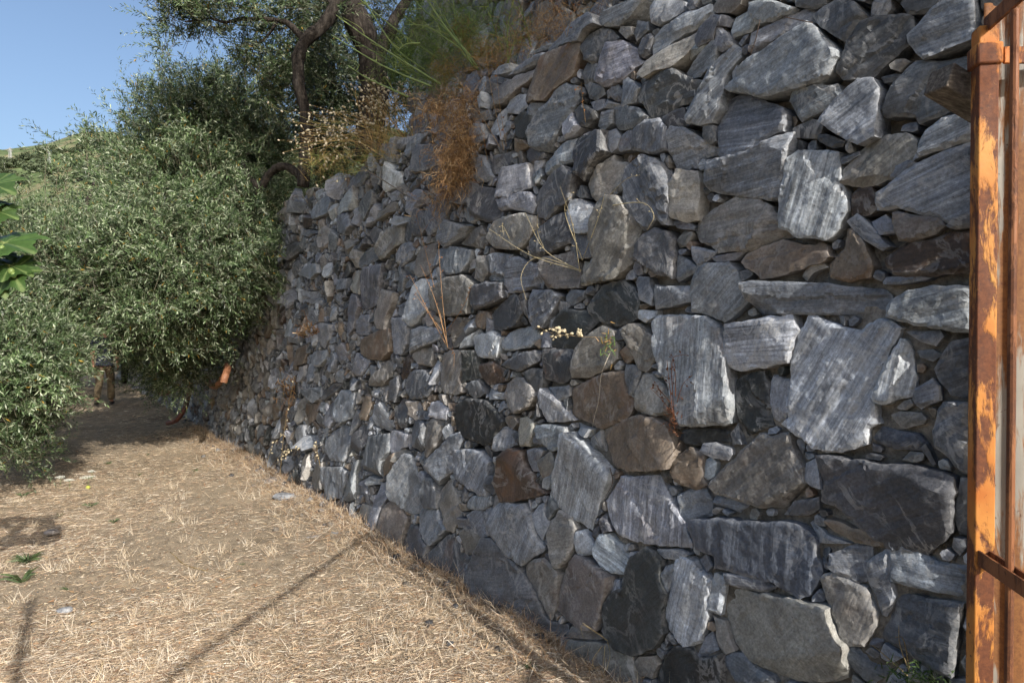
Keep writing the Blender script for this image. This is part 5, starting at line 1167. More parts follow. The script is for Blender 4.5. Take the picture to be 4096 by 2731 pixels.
sh = link('sheet', mesh_np('sheet', Ps.reshape(-1, 3), Qs[~hole], True), M_SHEET, gate); md = sh.modifiers.new('thick', 'SOLIDIFY'); md.thickness = .0012
# slender post behind the viewer; its shadow falls on the path at lower left
lp = np.array([.16, -.74, 0.]); g = Geo(); g.box(lp + UPV * 1.54, (.020, 0, 0), (0, .020, 0), UPV * 1.54); g.box(lp + UPV * 3.09, (.026, 0, 0), (0, .026, 0), UPV * .010)
tag(link('gate_post', g.mesh('gate_post'), M_RUST), 'tall rusty post whose shadow falls on the path at lower left', 'post')
def wood_material():
    m = Mat('weathered_wood'); c = m.coord(); n = m.noise(m.mapping(c, (8, 60, 60)), 1.5, 5, .65, .3); n2 = m.noise(c, 90, 3, .6)
    m.set(Base_Color=m.mix(1, m.ramp(n, [(.3, (.03, .024, .02)), (.5, (.10, .085, .07)), (.7, (.22, .195, .165))]), m.ramp(n2, [(.3, .75), (.7, 1.2)]), 'MULTIPLY'), Roughness=.9, Normal=m.bump(n, .8, .006)); return m.m
ax = norm(np.array([.9, .25, -.36])); az = norm(UPV - ax * (UPV @ ax)); ay = np.cross(az, ax)
wc = at(3812, 352, 1.73) + ax * .045; g = Geo(); g.box(wc * 0, ax * .095, ay * .035, az * .033)
wo_ = link('wooden_block', g.mesh('wooden_block', True, R(35)), wood_material(), None, wc); md = wo_.modifiers.new('bevel', 'BEVEL'); md.width = .004; md.segments = 2
tag(wo_, 'weathered wooden beam end jutting out from behind the orange gate post', 'beam')

# ------------------------------------------------------------------ drain pipes on the shaded end of the wall
def pipe_material():
    m = Mat('orange_pipe'); c = m.coord(); n = m.noise(c, 9, 4, .6)
    m.set(Base_Color=m.ramp(n, [(.3, (.20, .085, .042)), (.7, (.34, .16, .085))]), Roughness=.6); return m.m
M_PIPE = pipe_material(); M_DARKPIPE = tint_material('red_pipe', .6, .4, 0, .2, 8)
def wp(x, y, w): return wall_pt(*px_wall(x, y, w), w)
def pipe(pts, r, lab, mat, open_end=True):
    P = spline(np.array(pts), 30); root = thing('drain_pipe', lab, 'pipe', tuple(P[0]), 'drain pipes on the wall')
    g = Geo(); g.tube(P, r, 16, (.20, .075, .05), not open_end)
    if open_end: g.tube(P[::-1], r * .86, 16, (.12, .05, .03), False)
    link('tube', g.mesh('tube', True, R(60)), mat, root)
    g = Geo(); k = 24; g.tube(P[k - 1:k + 2], r * 1.13, 16, (.22, .08, .05)); link('collar', g.mesh('collar', True, R(40)), mat, root)
    if open_end:
        g = Geo(); e = P[0]; tn = norm(P[1] - P[0]); n1 = norm(np.cross(tn, UPV)); n2 = np.cross(tn, n1); aa = np.linspace(0, 2 * np.pi, 17)[:-1]
        V = np.concatenate([e + r * (n1 * np.cos(aa)[:, None] + n2 * np.sin(aa)[:, None]), e + r * .86 * (n1 * np.cos(aa)[:, None] + n2 * np.sin(aa)[:, None])])
        g.add(V, [(k, (k + 1) % 16, 16 + (k + 1) % 16, 16 + k) for k in range(16)], None, (.4, .2, .1)); link('rim', g.mesh('rim'), mat, root)
pipe([wp(894, 1530, .42), wp(902, 1500, .40), wp(911, 1473, .34), wp(908, 1464, .20), wp(902, 1466, .02)], .043, 'short orange drain pipe with open mouth bending out of the wall', M_PIPE)
pipe([wp(893, 1506, .26), wp(880, 1528, .27), wp(861, 1545, .26), wp(838, 1535, .2), wp(822, 1508, .1)], .04, 'curved orange pipe just behind the open drain mouth', M_PIPE, False)
pipe([wp(676, 1568, .25), wp(650, 1577, .25), wp(632, 1560, .22), wp(619, 1500, .16), wp(611, 1440, .12), wp(604, 1360, .1)], .04, 'long red pipe hanging down the shaded wall beside the person', M_DARKPIPE, False)
pipe([wp(672, 1692, .45), wp(708, 1678, .40), wp(738, 1635, .30), wp(752, 1590, .2), wp(760, 1545, .12)], .038, 'dark red pipe curving from the wall down to the path', M_DARKPIPE, False)

# ------------------------------------------------------------------ the person walking away under the olives
def skinned(name, verts, edges, radii, levels=2):
    me = bpy.data.meshes.new(name); me.from_pydata([tuple(v) for v in verts], edges, []); o = bpy.data.objects.new(name, me); COL.objects.link(o)
    o.modifiers.new('skin', 'SKIN')
    for k, r in enumerate(radii):
        d = me.skin_vertices[0].data[k]; d.radius = (r, r) if np.isscalar(r) else r; d.use_root = (k == 0)
    sb = o.modifiers.new('sub', 'SUBSURF'); sb.levels = levels; sb.render_levels = levels
    ev = o.evaluated_get(bpy.context.evaluated_depsgraph_get()); out = bpy.data.meshes.new_from_object(ev); out.name = name
    bpy.data.objects.remove(o); bpy.data.meshes.remove(me)
    out.polygons.foreach_set('use_smooth', np.ones(len(out.polygons), bool)); return out
def plain(name, col, rough=.8, nscale=30, vary=.2):
    m = Mat(name); n = m.noise(m.coord(), nscale, 4, .6); c = np.array(col)
    m.set(Base_Color=m.ramp(n, [(.3, tuple(c * (1 - vary))), (.7, tuple(c * (1 + vary)))]), Roughness=rough); return m.m
pg = on_ground(420, 1622); pg[2] = ground_z(np.array([pg[0]]), np.array([pg[1]]))[0]
person = thing('person', 'person in dark blue shirt and khaki trousers walking away down the shaded path', 'person', tuple(pg))
person.rotation_euler = (0, 0, math.atan2(-W_D[0], W_D[1]) * .6)
def pput(name, me, mat):
    o = bpy.data.objects.new(name, me); COL.objects.link(o); o.parent = person; me.materials.append(mat); return o
V = [(0, 0, .95), (0, .02, 1.15), (0, .03, 1.36), (0, .035, 1.50), (0, .06, 1.60), (0, .075, 1.70),
     (.17, .03, 1.43), (.235, -.03, 1.16), (.245, .03, .93), (.245, .05, .86), (-.17, .03, 1.43), (-.235, .0, 1.16), (-.24, .12, .95), (-.24, .15, .88),
     (.09, 0, .90), (.10, .12, .50), (.10, .10, .10), (.11, .26, .05), (-.09, 0, .90), (-.10, -.02, .50), (-.11, -.30, .19), (-.11, -.23, .06)]
E = [(0, 1), (1, 2), (2, 3), (3, 4), (4, 5), (2, 6), (6, 7), (7, 8), (8, 9), (2, 10), (10, 11), (11, 12), (12, 13), (0, 14), (14, 15), (15, 16), (16, 17), (0, 18), (18, 19), (19, 20), (20, 21)]
Rr_ = [(.14, .10), (.13, .10), (.15, .10), .055, .085, .075, .06, .045, .03, (.035, .02), .06, .045, .03, (.035, .02), .08, .055, .04, .035, .08, .055, .04, .035]
for hx, hy, hz in ((.245, .05, .86), (-.24, .15, .88)):        # fingers and thumb, rooted in the palm
    root_i = 9 if hx > 0 else 13
    for f, (dy, ln) in enumerate(((.027, .062), (.010, .072), (-.008, .068), (-.025, .055))):
        k = len(V); V += [(hx, hy + dy, hz - .045), (hx - .012 * np.sign(hx), hy + dy + .006, hz - .045 - ln * .55), (hx - .03 * np.sign(hx), hy + dy + .012, hz - .045 - ln)]
        E += [(root_i, k), (k, k + 1), (k + 1, k + 2)]; Rr_ += [.010, .009, .007]
    k = len(V); V += [(hx - .01 * np.sign(hx), hy + .045, hz - .01), (hx - .015 * np.sign(hx), hy + .062, hz - .045)]; E += [(root_i, k), (k, k + 1)]; Rr_ += [.011, .009]
pput('body', skinned('body', V, E, Rr_), plain('skin', (.32, .17, .11), .6))
pput('shirt', skinned('shirt', [(0, .02, 1.0), (0, -.005, .86), (0, .025, 1.18), (0, .03, 1.38), (0, .035, 1.475), (.185, .03, 1.43), (.235, -.0, 1.27), (.248, -.02, 1.19), (-.185, .03, 1.43), (-.235, .01, 1.27), (-.25, .0, 1.19)],
     [(0, 1), (0, 2), (2, 3), (3, 4), (3, 5), (5, 6), (6, 7), (3, 8), (8, 9), (9, 10)], [(.175, .13), (.185, .14), (.175, .13), (.185, .125), .075, .085, .075, .078, .085, .075, .078]), plain('navy_shirt', (.015, .019, .030), .85, 14, .35))
pput('trousers', skinned('trousers', [(0, .0, .93), (.09, 0, .84), (.10, .125, .50), (.10, .10, .22), (.10, .095, .10), (-.09, 0, .84), (-.10, -.02, .50), (-.108, -.20, .30), (-.11, -.30, .17)],
     [(0, 1), (1, 2), (2, 3), (3, 4), (0, 5), (5, 6), (6, 7), (7, 8)], [(.165, .12), .105, .082, .078, .08, .105, .082, .076, .078]), plain('khaki_cloth', (.115, .086, .048), .9, 10, .3))
for pts in ([(.10, .09, .06), (.105, .18, .05), (.11, .27, .045)], [(-.11, -.31, .15), (-.11, -.26, .08), (-.11, -.21, .045)]):
    pput('shoe', skinned('shoe', pts, [(0, 1), (1, 2)], [(.055, .05), (.05, .045), (.042, .032)]), plain('dark_shoe', (.035, .03, .028), .7))
pput('hair', skinned('hair', [(0, .045, 1.69), (0, .01, 1.62), (0, .08, 1.74)], [(0, 1), (0, 2)], [.118, .10, .09]), plain('grey_brown_hair', (.045, .035, .028), .8, 60, .4))

# ------------------------------------------------------------------ fig branch at the left edge
def fig_leaf(seed, size):
    rg = np.random.default_rng(seed); n = 72; th = np.linspace(-np.pi * .93, np.pi * .93, n); lob = np.array([0, .95, -.95, 1.95, -1.95]); ln = np.array([1, .95, .95, .82, .82])
    r = np.full(n, .70)
    for l, k in zip(lob, ln): r = np.maximum(r, k * np.exp(-((th - l) / .42) ** 2) * .98)
    r = r * (1 + .03 * np.sin(th * 26)); s = np.linspace(.0, 1, 8)[1:]
    X_ = (np.sin(th)[None] * (r[None] * s[:, None])); Y_ = np.cos(th)[None] * (r[None] * s[:, None])
    vein = np.min(np.abs(th[:, None] - lob[None]), 1)[None] * s[:, None]
    Z_ = -.16 * (X_ ** 2 + Y_ ** 2) + .05 * np.minimum(vein, .3) / .3 + .03 * np.sin(th * 8)[None] * s[:, None]
    V = np.concatenate([np.stack([X_, Y_, Z_], -1).reshape(-1, 3), [[0, 0, 0]]]) * size
    k = len(s); i = np.arange(k - 1)[:, None] * n; j = np.arange(n - 1)[None]; Q = np.stack([i + j, i + j + 1, i + n + j + 1, i + n + j], -1).reshape(-1, 4)
    T = np.stack([np.arange(n - 1), np.full(n - 1, k * n), np.arange(1, n)], -1)
    col = np.where((vein < .035 * s[:, None] + .012)[..., None], np.array([.11, .155, .055]), np.array([.034, .068, .017]) * (1 + .12 * rg.normal())).reshape(-1, 3); col = np.concatenate([col, [[.2, .25, .09]]])
    return mesh_np('leaf', V, [Q, T], True, {'tint': (col, 'FLOAT_COLOR')})
fb = np.array([-2.55, 2.45, 0.0]); fig = thing('fig_tree', 'fig tree with large green lobed leaves reaching in at the left edge', 'fig tree', tuple(fb))
FZ = 2.5
g = Geo(); g.tube(spline([fb, fb + (.05, 0, .7), fb + (.2, .02, 1.3), A(-190, 1150, FZ), A(-60, 1060, FZ)], 24), np.linspace(.03, .011, 24), 8, (.30, .29, .26)); g.tube(spline([fb + (.2, .02, 1.3), A(-260, 900, FZ), A(-70, 760, FZ)], 16), np.linspace(.018, .009, 16), 8, (.30, .29, .26)); g.tube(spline([fb + (.05, 0, .7), fb + (-.3, .2, 1.4), fb + (-.5, .1, 2.0)], 16), np.linspace(.02, .01, 16), 8, (.30, .29, .26))
link('stem', g.mesh('stem', True), M_DRY, fig)
LEAVES = [  # leaf base px, tip px, tip depth change, facing (0 lies flat, 1 hangs towards the viewer), roll
    ((-25, 740), (90, 776), -.06, .5, .25), ((-40, 800), (98, 826), .05, .2, -.3), ((-5, 848), (105, 878), -.02, .4, .4), ((18, 972), (187, 1003), -.08, .30, .1), ((0, 1008), (142, 1036), .06, .2, -.2), ((42, 1064), (170, 1106), -.04, .5, -.3),
    ((48, 1086), (98, 1188), -.08, .95, .1), ((-25, 1100), (38, 1224), -.06, .9, -.2), ((-60, 890), (50, 945), .05, .6, .2), ((-70, 1030), (40, 1075), .08, .7, 0), ((-60, 1160), (-10, 1290), 0, .9, .2), ((-90, 760), (-70, 660), .05, .6, 0),
    ((-150, 1100), (-190, 1250), -.1, .8, .3), ((-190, 780), (-260, 660), 0, .4, .4), ((-240, 900), (-400, 960), -.05, .3, .2), ((-270, 1050), (-400, 1160), 0, .5, .4), ((-350, 800), (-500, 760), .1, .3, .3), ((-300, 1150), (-330, 1300), -.1, .9, 0)]
gp = Geo()
for k, (b0, t0, dz, fc, roll) in enumerate(LEAVES):
    p0 = A(b0[0], b0[1], FZ); p1 = A(t0[0], t0[1], FZ + dz); ydir = norm(p1 - p0); nrm = norm(np.array([.15, -.25 - .75 * fc, .95 - .7 * fc]) + roll * np.cross(ydir, [0, 0, 1]) * .6); xdir = norm(np.cross(ydir, nrm)); nrm = np.cross(xdir, ydir)
    o = link('leaf', fig_leaf(k, np.linalg.norm(p1 - p0) * .70), M_FIG, fig, p0); M_ = Matrix((xdir, ydir, nrm)).transposed(); o.rotation_euler = M_.to_euler()
    gp.tube(spline([p0 - ydir * .07 + (-.05, .01, -.03), p0 - ydir * .03, p0], 6), .0022, 5, (.22, .26, .10))
link('leaf_stalks', gp.mesh('leaf_stalks', True), M_GREEN, fig)['kind'] = 'stuff'
def ball(c, r, n=8, sq=1.0, axis_=(0, 0, 1)):
    th = np.linspace(0, np.pi, n); ph = np.arange(n) * 2 * np.pi / n; V = np.stack([np.sin(th)[:, None] * np.cos(ph), np.sin(th)[:, None] * np.sin(ph), np.cos(th)[:, None] * sq + 0 * ph], -1).reshape(-1, 3)
    ax_ = norm(axis_); n1 = norm(np.cross(ax_, [.3, .9, .1])); n2 = np.cross(ax_, n1); V = V[:, :1] * n1 + V[:, 1:2] * n2 + V[:, 2:] * ax_
    i = np.arange(n - 1)[:, None] * n; j = np.arange(n)[None]; return np.asarray(c) + V * r, np.stack([i + j, i + n + j, i + n + (j + 1) % n, i + (j + 1) % n], -1).reshape(-1, 4)
for x, y, r in ((8, 995, .012), (45, 1085, .011), (55, 1100, .010)):
    g = Geo(); V, Q = ball(A(x, y, FZ - .03), r, 10, 1.15); g.add(V, Q, None, (.17, .24, .07)); link('fig', g.mesh('fig', True), M_FIG, fig)
# ------------------------------------------------------------------ plants on and above the wall
prg = np.random.default_rng(77)
def ribbons(g, P0, P1, w, col, mid=None):
    """thin flat blades from P0 to P1 (arrays) bent through mid"""
    P0, P1 = np.asarray(P0), np.asarray(P1); n = len(P0); d = norm(P1 - P0); s = norm(np.cross(d, prg.normal(size=(n, 3)))) * np.asarray(w).reshape(-1, 1) * .5
    if mid is None:
        V = np.stack([P0 - s, P0 + s, P1 + s * .35, P1 - s * .35], 1).reshape(-1, 3); g.add(V, np.arange(len(V)).reshape(-1, 4), None, np.repeat(np.broadcast_to(col, (n, 3)), 4, 0)); return
    M_ = mid
    V = np.stack([P0 - s, P0 + s, M_ - s * .9, M_ + s * .9, P1 - s * .15, P1 + s * .15], 1).reshape(-1, 3); k = np.arange(n)[:, None] * 6
    Q = np.concatenate([k + np.array([[0, 1, 3, 2]]), k + np.array([[2, 3, 5, 4]])]); g.add(V, Q, None, np.repeat(np.broadcast_to(col, (n, 3)), 6, 0))
def cols(base, n, v=.25): return np.asarray(base)[prg.integers(0, len(base), n)] * prg.uniform(1 - v, 1 + v, (n, 1))
ORANGE = np.array([(.24, .14, .065), (.33, .205, .10), (.16, .085, .042), (.44, .31, .18)])
# dead orange bush hanging over the wall head
def tangle(g, blobs, palette, seg=.05, w=.0026, turns=3):
    for (x, y, wd, ru, rv, rw, n) in blobs:
        c = np.array([*px_wall(x, y, wd), wd]); d = norm(prg.normal(size=(n, 3))) * prg.random((n, 1)) ** .4 * np.array([ru, rv, rw]); q = c + d; q[:, 2] = np.maximum(q[:, 2], .02)
        P = wall_pt(q[:, 0], q[:, 1], q[:, 2]); dr = norm(prg.normal(size=(n, 3)) + np.array([0, 0, -.5]))
        for k in range(turns):
            P1 = P + dr * seg * prg.uniform(.5, 1.3, (n, 1)); mid = (P + P1) / 2 + prg.normal(size=(n, 3)) * seg * .16
            ribbons(g, P, P1, np.full(n, w) * prg.uniform(.5, 1.6, n), cols(palette, n), mid); P = P1; dr = norm(dr + prg.normal(size=(n, 3)) * .8 + np.array([0, 0, -.25]))
g = Geo(); tangle(g, [(1825, 660, .13, .11, .12, .10, 480), (1845, 570, .12, .08, .11, .10, 260), (1860, 480, .08, .10, .09, .10, 170), (1780, 430, .05, .16, .04, .12, 130), (1790, 750, .10, .08, .08, .07, 130), (1880, 390, .0, .12, .06, .12, 130), (1750, 800, .10, .12, .03, .06, 50), (1735, 440, .10, .10, .05, .1, 90), (1800, 580, .13, .18, .18, .10, 170)], ORANGE, .065, .0023, 4)
root = thing('dry_bush', 'dead orange brown bush hanging over the top of the wall', 'bush', tuple(wall_pt(1.0, 2.9, .1)))
link('stems', g.mesh('stems'), M_DRY, root)['kind'] = 'stuff'
# feathery fennel with pale green stalks
fen = thing('fennel_plant', 'tall feathery green fennel with pale stalks leaning left on the terrace', 'fennel', tuple(A(1960, 260, 4.6)))
Zs = lambda zx: 1400 + .468 * zx
FST = [[(1085, 565), (800, 235), (600, 60), (540, -40)], [(775, 720), (370, 470), (100, 290), (-120, 130)], [(640, 600), (380, 400), (120, 0), (90, -60)], [(1310, 430), (1230, 230), (1165, -20)], [(1352, 540), (1345, 300), (1370, 100), (1420, -40)], [(1030, 480), (830, 250), (640, -20)], [(1545, 400), (1500, 200), (1430, -20)],
       [(760, 500), (500, 330), (250, 140), (20, -60)], [(980, 440), (820, 330), (660, 230), (480, 210)], [(580, 580), (440, 575), (340, 590)], [(600, 370), (480, 380), (400, 440)], [(1100, 600), (950, 430), (900, 160), (880, -20)], [(720, 700), (500, 600), (250, 470), (0, 330)], [(700, 740), (450, 640), (200, 520), (-160, 300)], [(1340, 560), (1400, 380), (1420, 330)], [(1050, 560), (880, 280), (760, 100), (720, -40)], [(500, 830), (300, 740), (130, 660), (-20, 560)]]
for k, st in enumerate(FST):
    P = spline([A(Zs(x), y * .468, 5.2 - .35 * (x / 1500) + .12 * ((k * 7) % 5 - 2)) for x, y in st], 20); g = Geo()
    g.tube(P, np.linspace(.0075, .003, 20), 6, (.20, .27, .10) if k % 3 else (.10, .15, .05))
    for q in range(4, 19, 4): g.tube(spline([P[q], P[q] + np.array([-.04, .0, .05]) + prg.normal(size=3) * .03, P[q] + np.array([-.09, 0, .06]) + prg.normal(size=3) * .05], 6), np.linspace(.003, .001, 6), 4, (.24, .30, .09))
    link('stalk', g.mesh('stalk', True), M_GREEN, fen)
g = Geo()
for (zx, zy, dep, rx, rz, n, pal) in [(760, 300, 5.3, .34, .30, 5200, 0), (650, 550, 5.4, .30, .20, 3000, 0), (1000, 330, 5.0, .28, .22, 2600, 0), (500, 420, 5.5, .30, .22, 1800, 0), (1180, 180, 4.9, .25, .25, 1600, 0), (850, 620, 5.1, .16, .14, 1500, 1), (980, 300, 5.0, .14, .12, 1100, 1), (1150, 480, 4.8, .18, .10, 1200, 1), (800, 100, 5.3, .4, .2, 1600, 0), (380, 620, 5.5, .22, .14, 900, 0), (700, 720, 5.2, .25, .1, 900, 0), (1450, 330, 4.7, .15, .2, 500, 0)]:
    c = A(Zs(zx), zy * .468, dep); P = c + norm(prg.normal(size=(n, 3))) * prg.random((n, 1)) ** .45 * np.array([rx, .22, rz]); P1 = P + norm(prg.normal(size=(n, 3)) + np.array([-.2, 0, .2])) * prg.uniform(.02, .07, (n, 1))
    ribbons(g, P, P1, np.full(n, .0017), cols(np.array([(.10, .18, .035), (.14, .22, .05), (.07, .12, .03), (.20, .27, .07)]) if pal == 0 else np.array([(.24, .16, .045), (.32, .17, .045), (.15, .15, .045)]), n))
link('foliage', g.mesh('foliage'), M_GREEN, fen)['kind'] = 'stuff'
# bladder campion gone to seed: fan of tan stems with cream capsules
cam_root = thing('seed_head_plant', 'dry plant with many cream seed capsules fanning left from the wall head', 'plant', tuple(A(1560, 600, 5.6)))
gs, gc = Geo(), Geo()
def capsule(g, p, ax_, r=.0075, col=(.46, .41, .31)): V, Q = ball(p, r * prg.uniform(.75, 1.2), 6, 1.45, ax_); g.add(V, Q, None, np.array(col) * prg.uniform(.75, 1.15))
for k in range(150):
    b0 = A(prg.uniform(1480, 1680), prg.uniform(560, 640), prg.uniform(5.2, 5.8)); t = prg.random()
    tx = 1420 + prg.normal() * 130 if t < .7 else prg.uniform(1130, 1350); ty = (440 + (1560 - tx) * .12 + prg.normal() * 55) if t < .7 else 590 + prg.normal() * 50
    if prg.random() < .25: tx, ty = prg.uniform(1450, 1680), prg.uniform(300, 420)
    e = A(tx, ty, prg.uniform(5.2, 6.0)); m_ = (b0 + e) / 2 + np.array([0, 0, .06]) + prg.normal(size=3) * .03; P = spline([b0, m_, e], 10); gs.tube(P, np.linspace(.0016, .0008, 10), 3, np.array([(.30, .19, .07), (.24, .22, .08), (.36, .25, .11)][k % 3]), False)
    for q in range(prg.integers(2, 6)):
        p = P[-1 - q] + prg.normal(size=3) * np.array([.028, .028, .022]); gs.tube([P[-1 - q], p], .0006, 3, (.34, .24, .10), False); capsule(gc, p, p - P[-1 - q] + np.array([0, 0, .01]))
n = 900; P = np.array([A(x, y, d_) for x, y, d_ in zip(prg.uniform(1230, 1640, n), prg.uniform(590, 690, n), prg.uniform(5.2, 6.2, n))]); P[:, 2] = np.maximum(2.95 - .0 * P[:, 2], P[:, 2] - .1)
ribbons(gs, P, P + norm(prg.normal(size=(n, 3)) + (-.4, 0, .6)) * prg.uniform(.05, .18, (n, 1)), np.full(n, .0025), cols(np.array([(.30, .22, .08), (.16, .19, .06), (.38, .28, .12), (.11, .15, .05)]), n))
link('stems', gs.mesh('stems'), M_DRY, cam_root)['kind'] = 'stuff'; link('seed_capsules', gc.mesh('seed_capsules', True), M_FLOWER, cam_root)['kind'] = 'stuff'
# dry grasses on the ledge at the top
g = Geo(); n = 700
for (x, y, w_, su, sv, n) in [(2150, 130, -.2, .16, .06, 420), (2230, 90, -.3, .18, .08, 420), (2300, 50, -.4, .2, .1, 300), (2080, 190, -.15, .1, .04, 200), (1990, 270, -.1, .12, .03, 160)]:
    c = np.array([*px_wall(x, y, w_), w_]); q = c + prg.normal(size=(n, 3)) * np.array([su, sv, .1]); P = wall_pt(q[:, 0], q[:, 1], q[:, 2]); ribbons(g, P, P + norm(prg.normal(size=(n, 3)) + (0, 0, .6)) * prg.uniform(.03, .13, (n, 1)), np.full(n, .002), cols(ORANGE, n))
tag(link('ledge_dry_grass', g.mesh('ledge_dry_grass'), M_DRY), 'rusty dry grass along the ledge at the top of the wall', kind='stuff')
# undergrowth: dry and green low growth on the terrace
g = Geo(); n = 9000; u_ = prg.uniform(2.0, 14, n); w_ = -prg.uniform(.15, 2.6, n) ; P = W_O + W_D * u_[:, None] + W_N * w_[:, None]; P[:, 2] = 2.92
ribbons(g, P, P + norm(prg.normal(size=(n, 3)) * .6 + (0, 0, 1)) * prg.uniform(.05, .28, (n, 1)), np.full(n, .004), cols(np.array([(.10, .13, .045), (.26, .19, .08), (.07, .10, .03), (.33, .25, .12)]), n))
tag(link('terrace_undergrowth', g.mesh('terrace_undergrowth'), M_DRY), 'low dry and green growth covering the terrace', kind='stuff')
def stem_plant(name, lab, cat, stems, w, r, col, seeds=0, seedcol=(.3, .15, .06), group=None, leafy=None, seed_r=.004):
    root = thing(name, lab, cat, tuple(wp(*stems[0][0], w)), group); g = Geo(); gs_ = Geo()
    for k, st in enumerate(stems):
        P = spline([wp(x, y, w + (.05 + .03 * (k % 3)) * min(q, 2)) for q, (x, y) in enumerate(st)], 16); g.tube(P, np.linspace(r, r * .4, 16), 4, np.array(col) * prg.uniform(.8, 1.2), False)
        for q in range(4, 16):
            if seeds and prg.random() < seeds:
                e = P[q] + prg.normal(size=3) * .012; g.tube([P[q], e], r * .4, 3, col, False); V, Q = ball(e, seed_r * prg.uniform(.6, 1.2), 5, 1.4, e - P[q]); gs_.add(V, Q, None, np.array(seedcol) * prg.uniform(.7, 1.2))
    link('stems', g.mesh('stems', True), M_DRY, root)['kind'] = 'stuff'
    if gs_.n: link('seeds', gs_.mesh('seeds', True), M_FLOWER, root)['kind'] = 'stuff'
    if leafy:
        g = Geo(); x, y, n, ln, pal, su = leafy; c = wp(x, y, w + .02); P = c + prg.normal(size=(n, 3)) * su; ribbons(g, P, P + norm(prg.normal(size=(n, 3)) + (0, 0, .3)) * ln * prg.uniform(.5, 1.2, (n, 1)), np.full(n, ln * .16), cols(np.array(pal), n)); link('leaves', g.mesh('leaves'), M_DRY, root)['kind'] = 'stuff'
    return root
stem_plant('dry_stalk_plant', 'brown dry stalks rising from a joint in the middle of the wall', 'dry plant', [[(1790, 1390), (1730, 1120), (1665, 855)], [(1790, 1390), (1770, 1200), (1752, 960)], [(1785, 1380), (1700, 1220), (1640, 1100)], [(1790, 1385), (1740, 1200), (1682, 1060)], [(1780, 1340), (1720, 1260), (1665, 1180)], [(1790, 1390), (1815, 1410), (1815, 1465)], [(1785, 1330), (1850, 1230), (1890, 1140)]], .04, .0028, (.36, .22, .12), .45, (.26, .12, .05))
stem_plant('wiry_plant', 'pale wiry plant sprawling across the stones at the middle of the wall', 'dry plant', [[(2325, 1085), (2180, 1000), (2100, 850)], [(2325, 1085), (2120, 1020), (1955, 915)], [(2320, 1090), (2290, 900), (2240, 745)], [(2330, 1040), (2390, 880), (2420, 770)], [(2330, 1040), (2260, 850), (2285, 770)], [(2400, 830), (2560, 810), (2615, 860), (2590, 920)], [(2325, 1080), (2150, 1030), (2085, 1100), (2105, 1200)], [(2180, 1000), (2150, 930), (2150, 860)], [(2040, 960), (2010, 900), (2015, 940)], [(2420, 800), (2500, 720), (2560, 700)]], .05, .0022, (.42, .36, .22), .30, (.45, .38, .24), seed_r=.003)
stem_plant('reddish_plant', 'small reddish dried plant beside the tall pale slab in the wall', 'dry plant', [[(2700, 1720), (2680, 1560), (2668, 1440)], [(2700, 1720), (2690, 1560), (2690, 1440), (2735, 1418)], [(2695, 1660), (2640, 1590), (2600, 1550)], [(2700, 1640), (2730, 1540), (2770, 1500)], [(2690, 1620), (2640, 1560), (2630, 1540)], [(2702, 1600), (2700, 1480), (2690, 1430)]], .05, .0018, (.24, .10, .05), .5, (.16, .07, .035), leafy=(2695, 1680, 130, .022, [(.20, .09, .05), (.14, .06, .035), (.26, .13, .075)], (.016, .016, .030)), seed_r=.0035)
stem_plant('capsule_sprig', 'sprig of cream seed capsules with a few green leaves at mid wall', 'plant', [[(2420, 1350), (2300, 1345), (2200, 1330), (2165, 1312)], [(2250, 1345), (2225, 1320), (2215, 1308)], [(2300, 1345), (2260, 1330), (2250, 1315)], [(2330, 1348), (2320, 1330), (2312, 1325)], [(2230, 1340), (2220, 1345), (2216, 1352)]], .06, .0014, (.36, .27, .16), .55, (.60, .52, .36), leafy=(2425, 1380, 60, .035, [(.13, .20, .06), (.40, .26, .10), (.34, .22, .11), (.09, .16, .05)], (.02, .015, .035)), seed_r=.0075)
stem_plant('dry_tuft', 'little orange dry tuft in the wall left of the brown stone', 'dry plant', [[(1290, 1320), (1240, 1310), (1200, 1330)], [(1290, 1320), (1220, 1350), (1190, 1330)], [(1280, 1330), (1230, 1280), (1215, 1240)]], .04, .003, (.34, .17, .07), .3, leafy=(1250, 1325, 130, .06, ORANGE, (.08, .05, .03)))
stem_plant('dry_tuft', 'orange dry tuft low in the wall right of the drain pipes', 'dry plant', [[(1180, 1540), (1150, 1590), (1120, 1640)], [(1180, 1540), (1170, 1600), (1140, 1660)], [(1185, 1530), (1150, 1500), (1120, 1480)]], .04, .003, (.34, .17, .07), .3, leafy=(1160, 1560, 130, .07, ORANGE, (.09, .06, .07)))
stem_plant('capsule_sprig', 'thin stalks with pale capsules at the foot of the far wall', 'plant', [[(1060, 1880), (1090, 1780), (1130, 1740)], [(1075, 1880), (1130, 1810), (1200, 1790)], [(1120, 1900), (1140, 1700), (1180, 1500)], [(1280, 1860), (1270, 1810), (1265, 1760)], [(1060, 1880), (1140, 1830), (1150, 1800)]], .08, .003, (.38, .28, .14), .6, (.60, .52, .36), seed_r=.009)
stem_plant('dry_stalk_plant', 'tall thin dry stalks on the ledge before the fennel', 'dry plant', [[(2015, 600), (1960, 330), (1935, 110)], [(2030, 610), (2000, 430), (1985, 260)], [(2000, 590), (1900, 420), (1800, 270)], [(2270, 170), (2240, 60), (2190, -20)], [(2260, 180), (2290, 60), (2330, -20)], [(2345, 510), (2330, 400), (2325, 330)], [(1950, 640), (1925, 520), (1870, 400)]], .03, .0018, (.33, .23, .13), .4, (.24, .11, .05), seed_r=.0045)
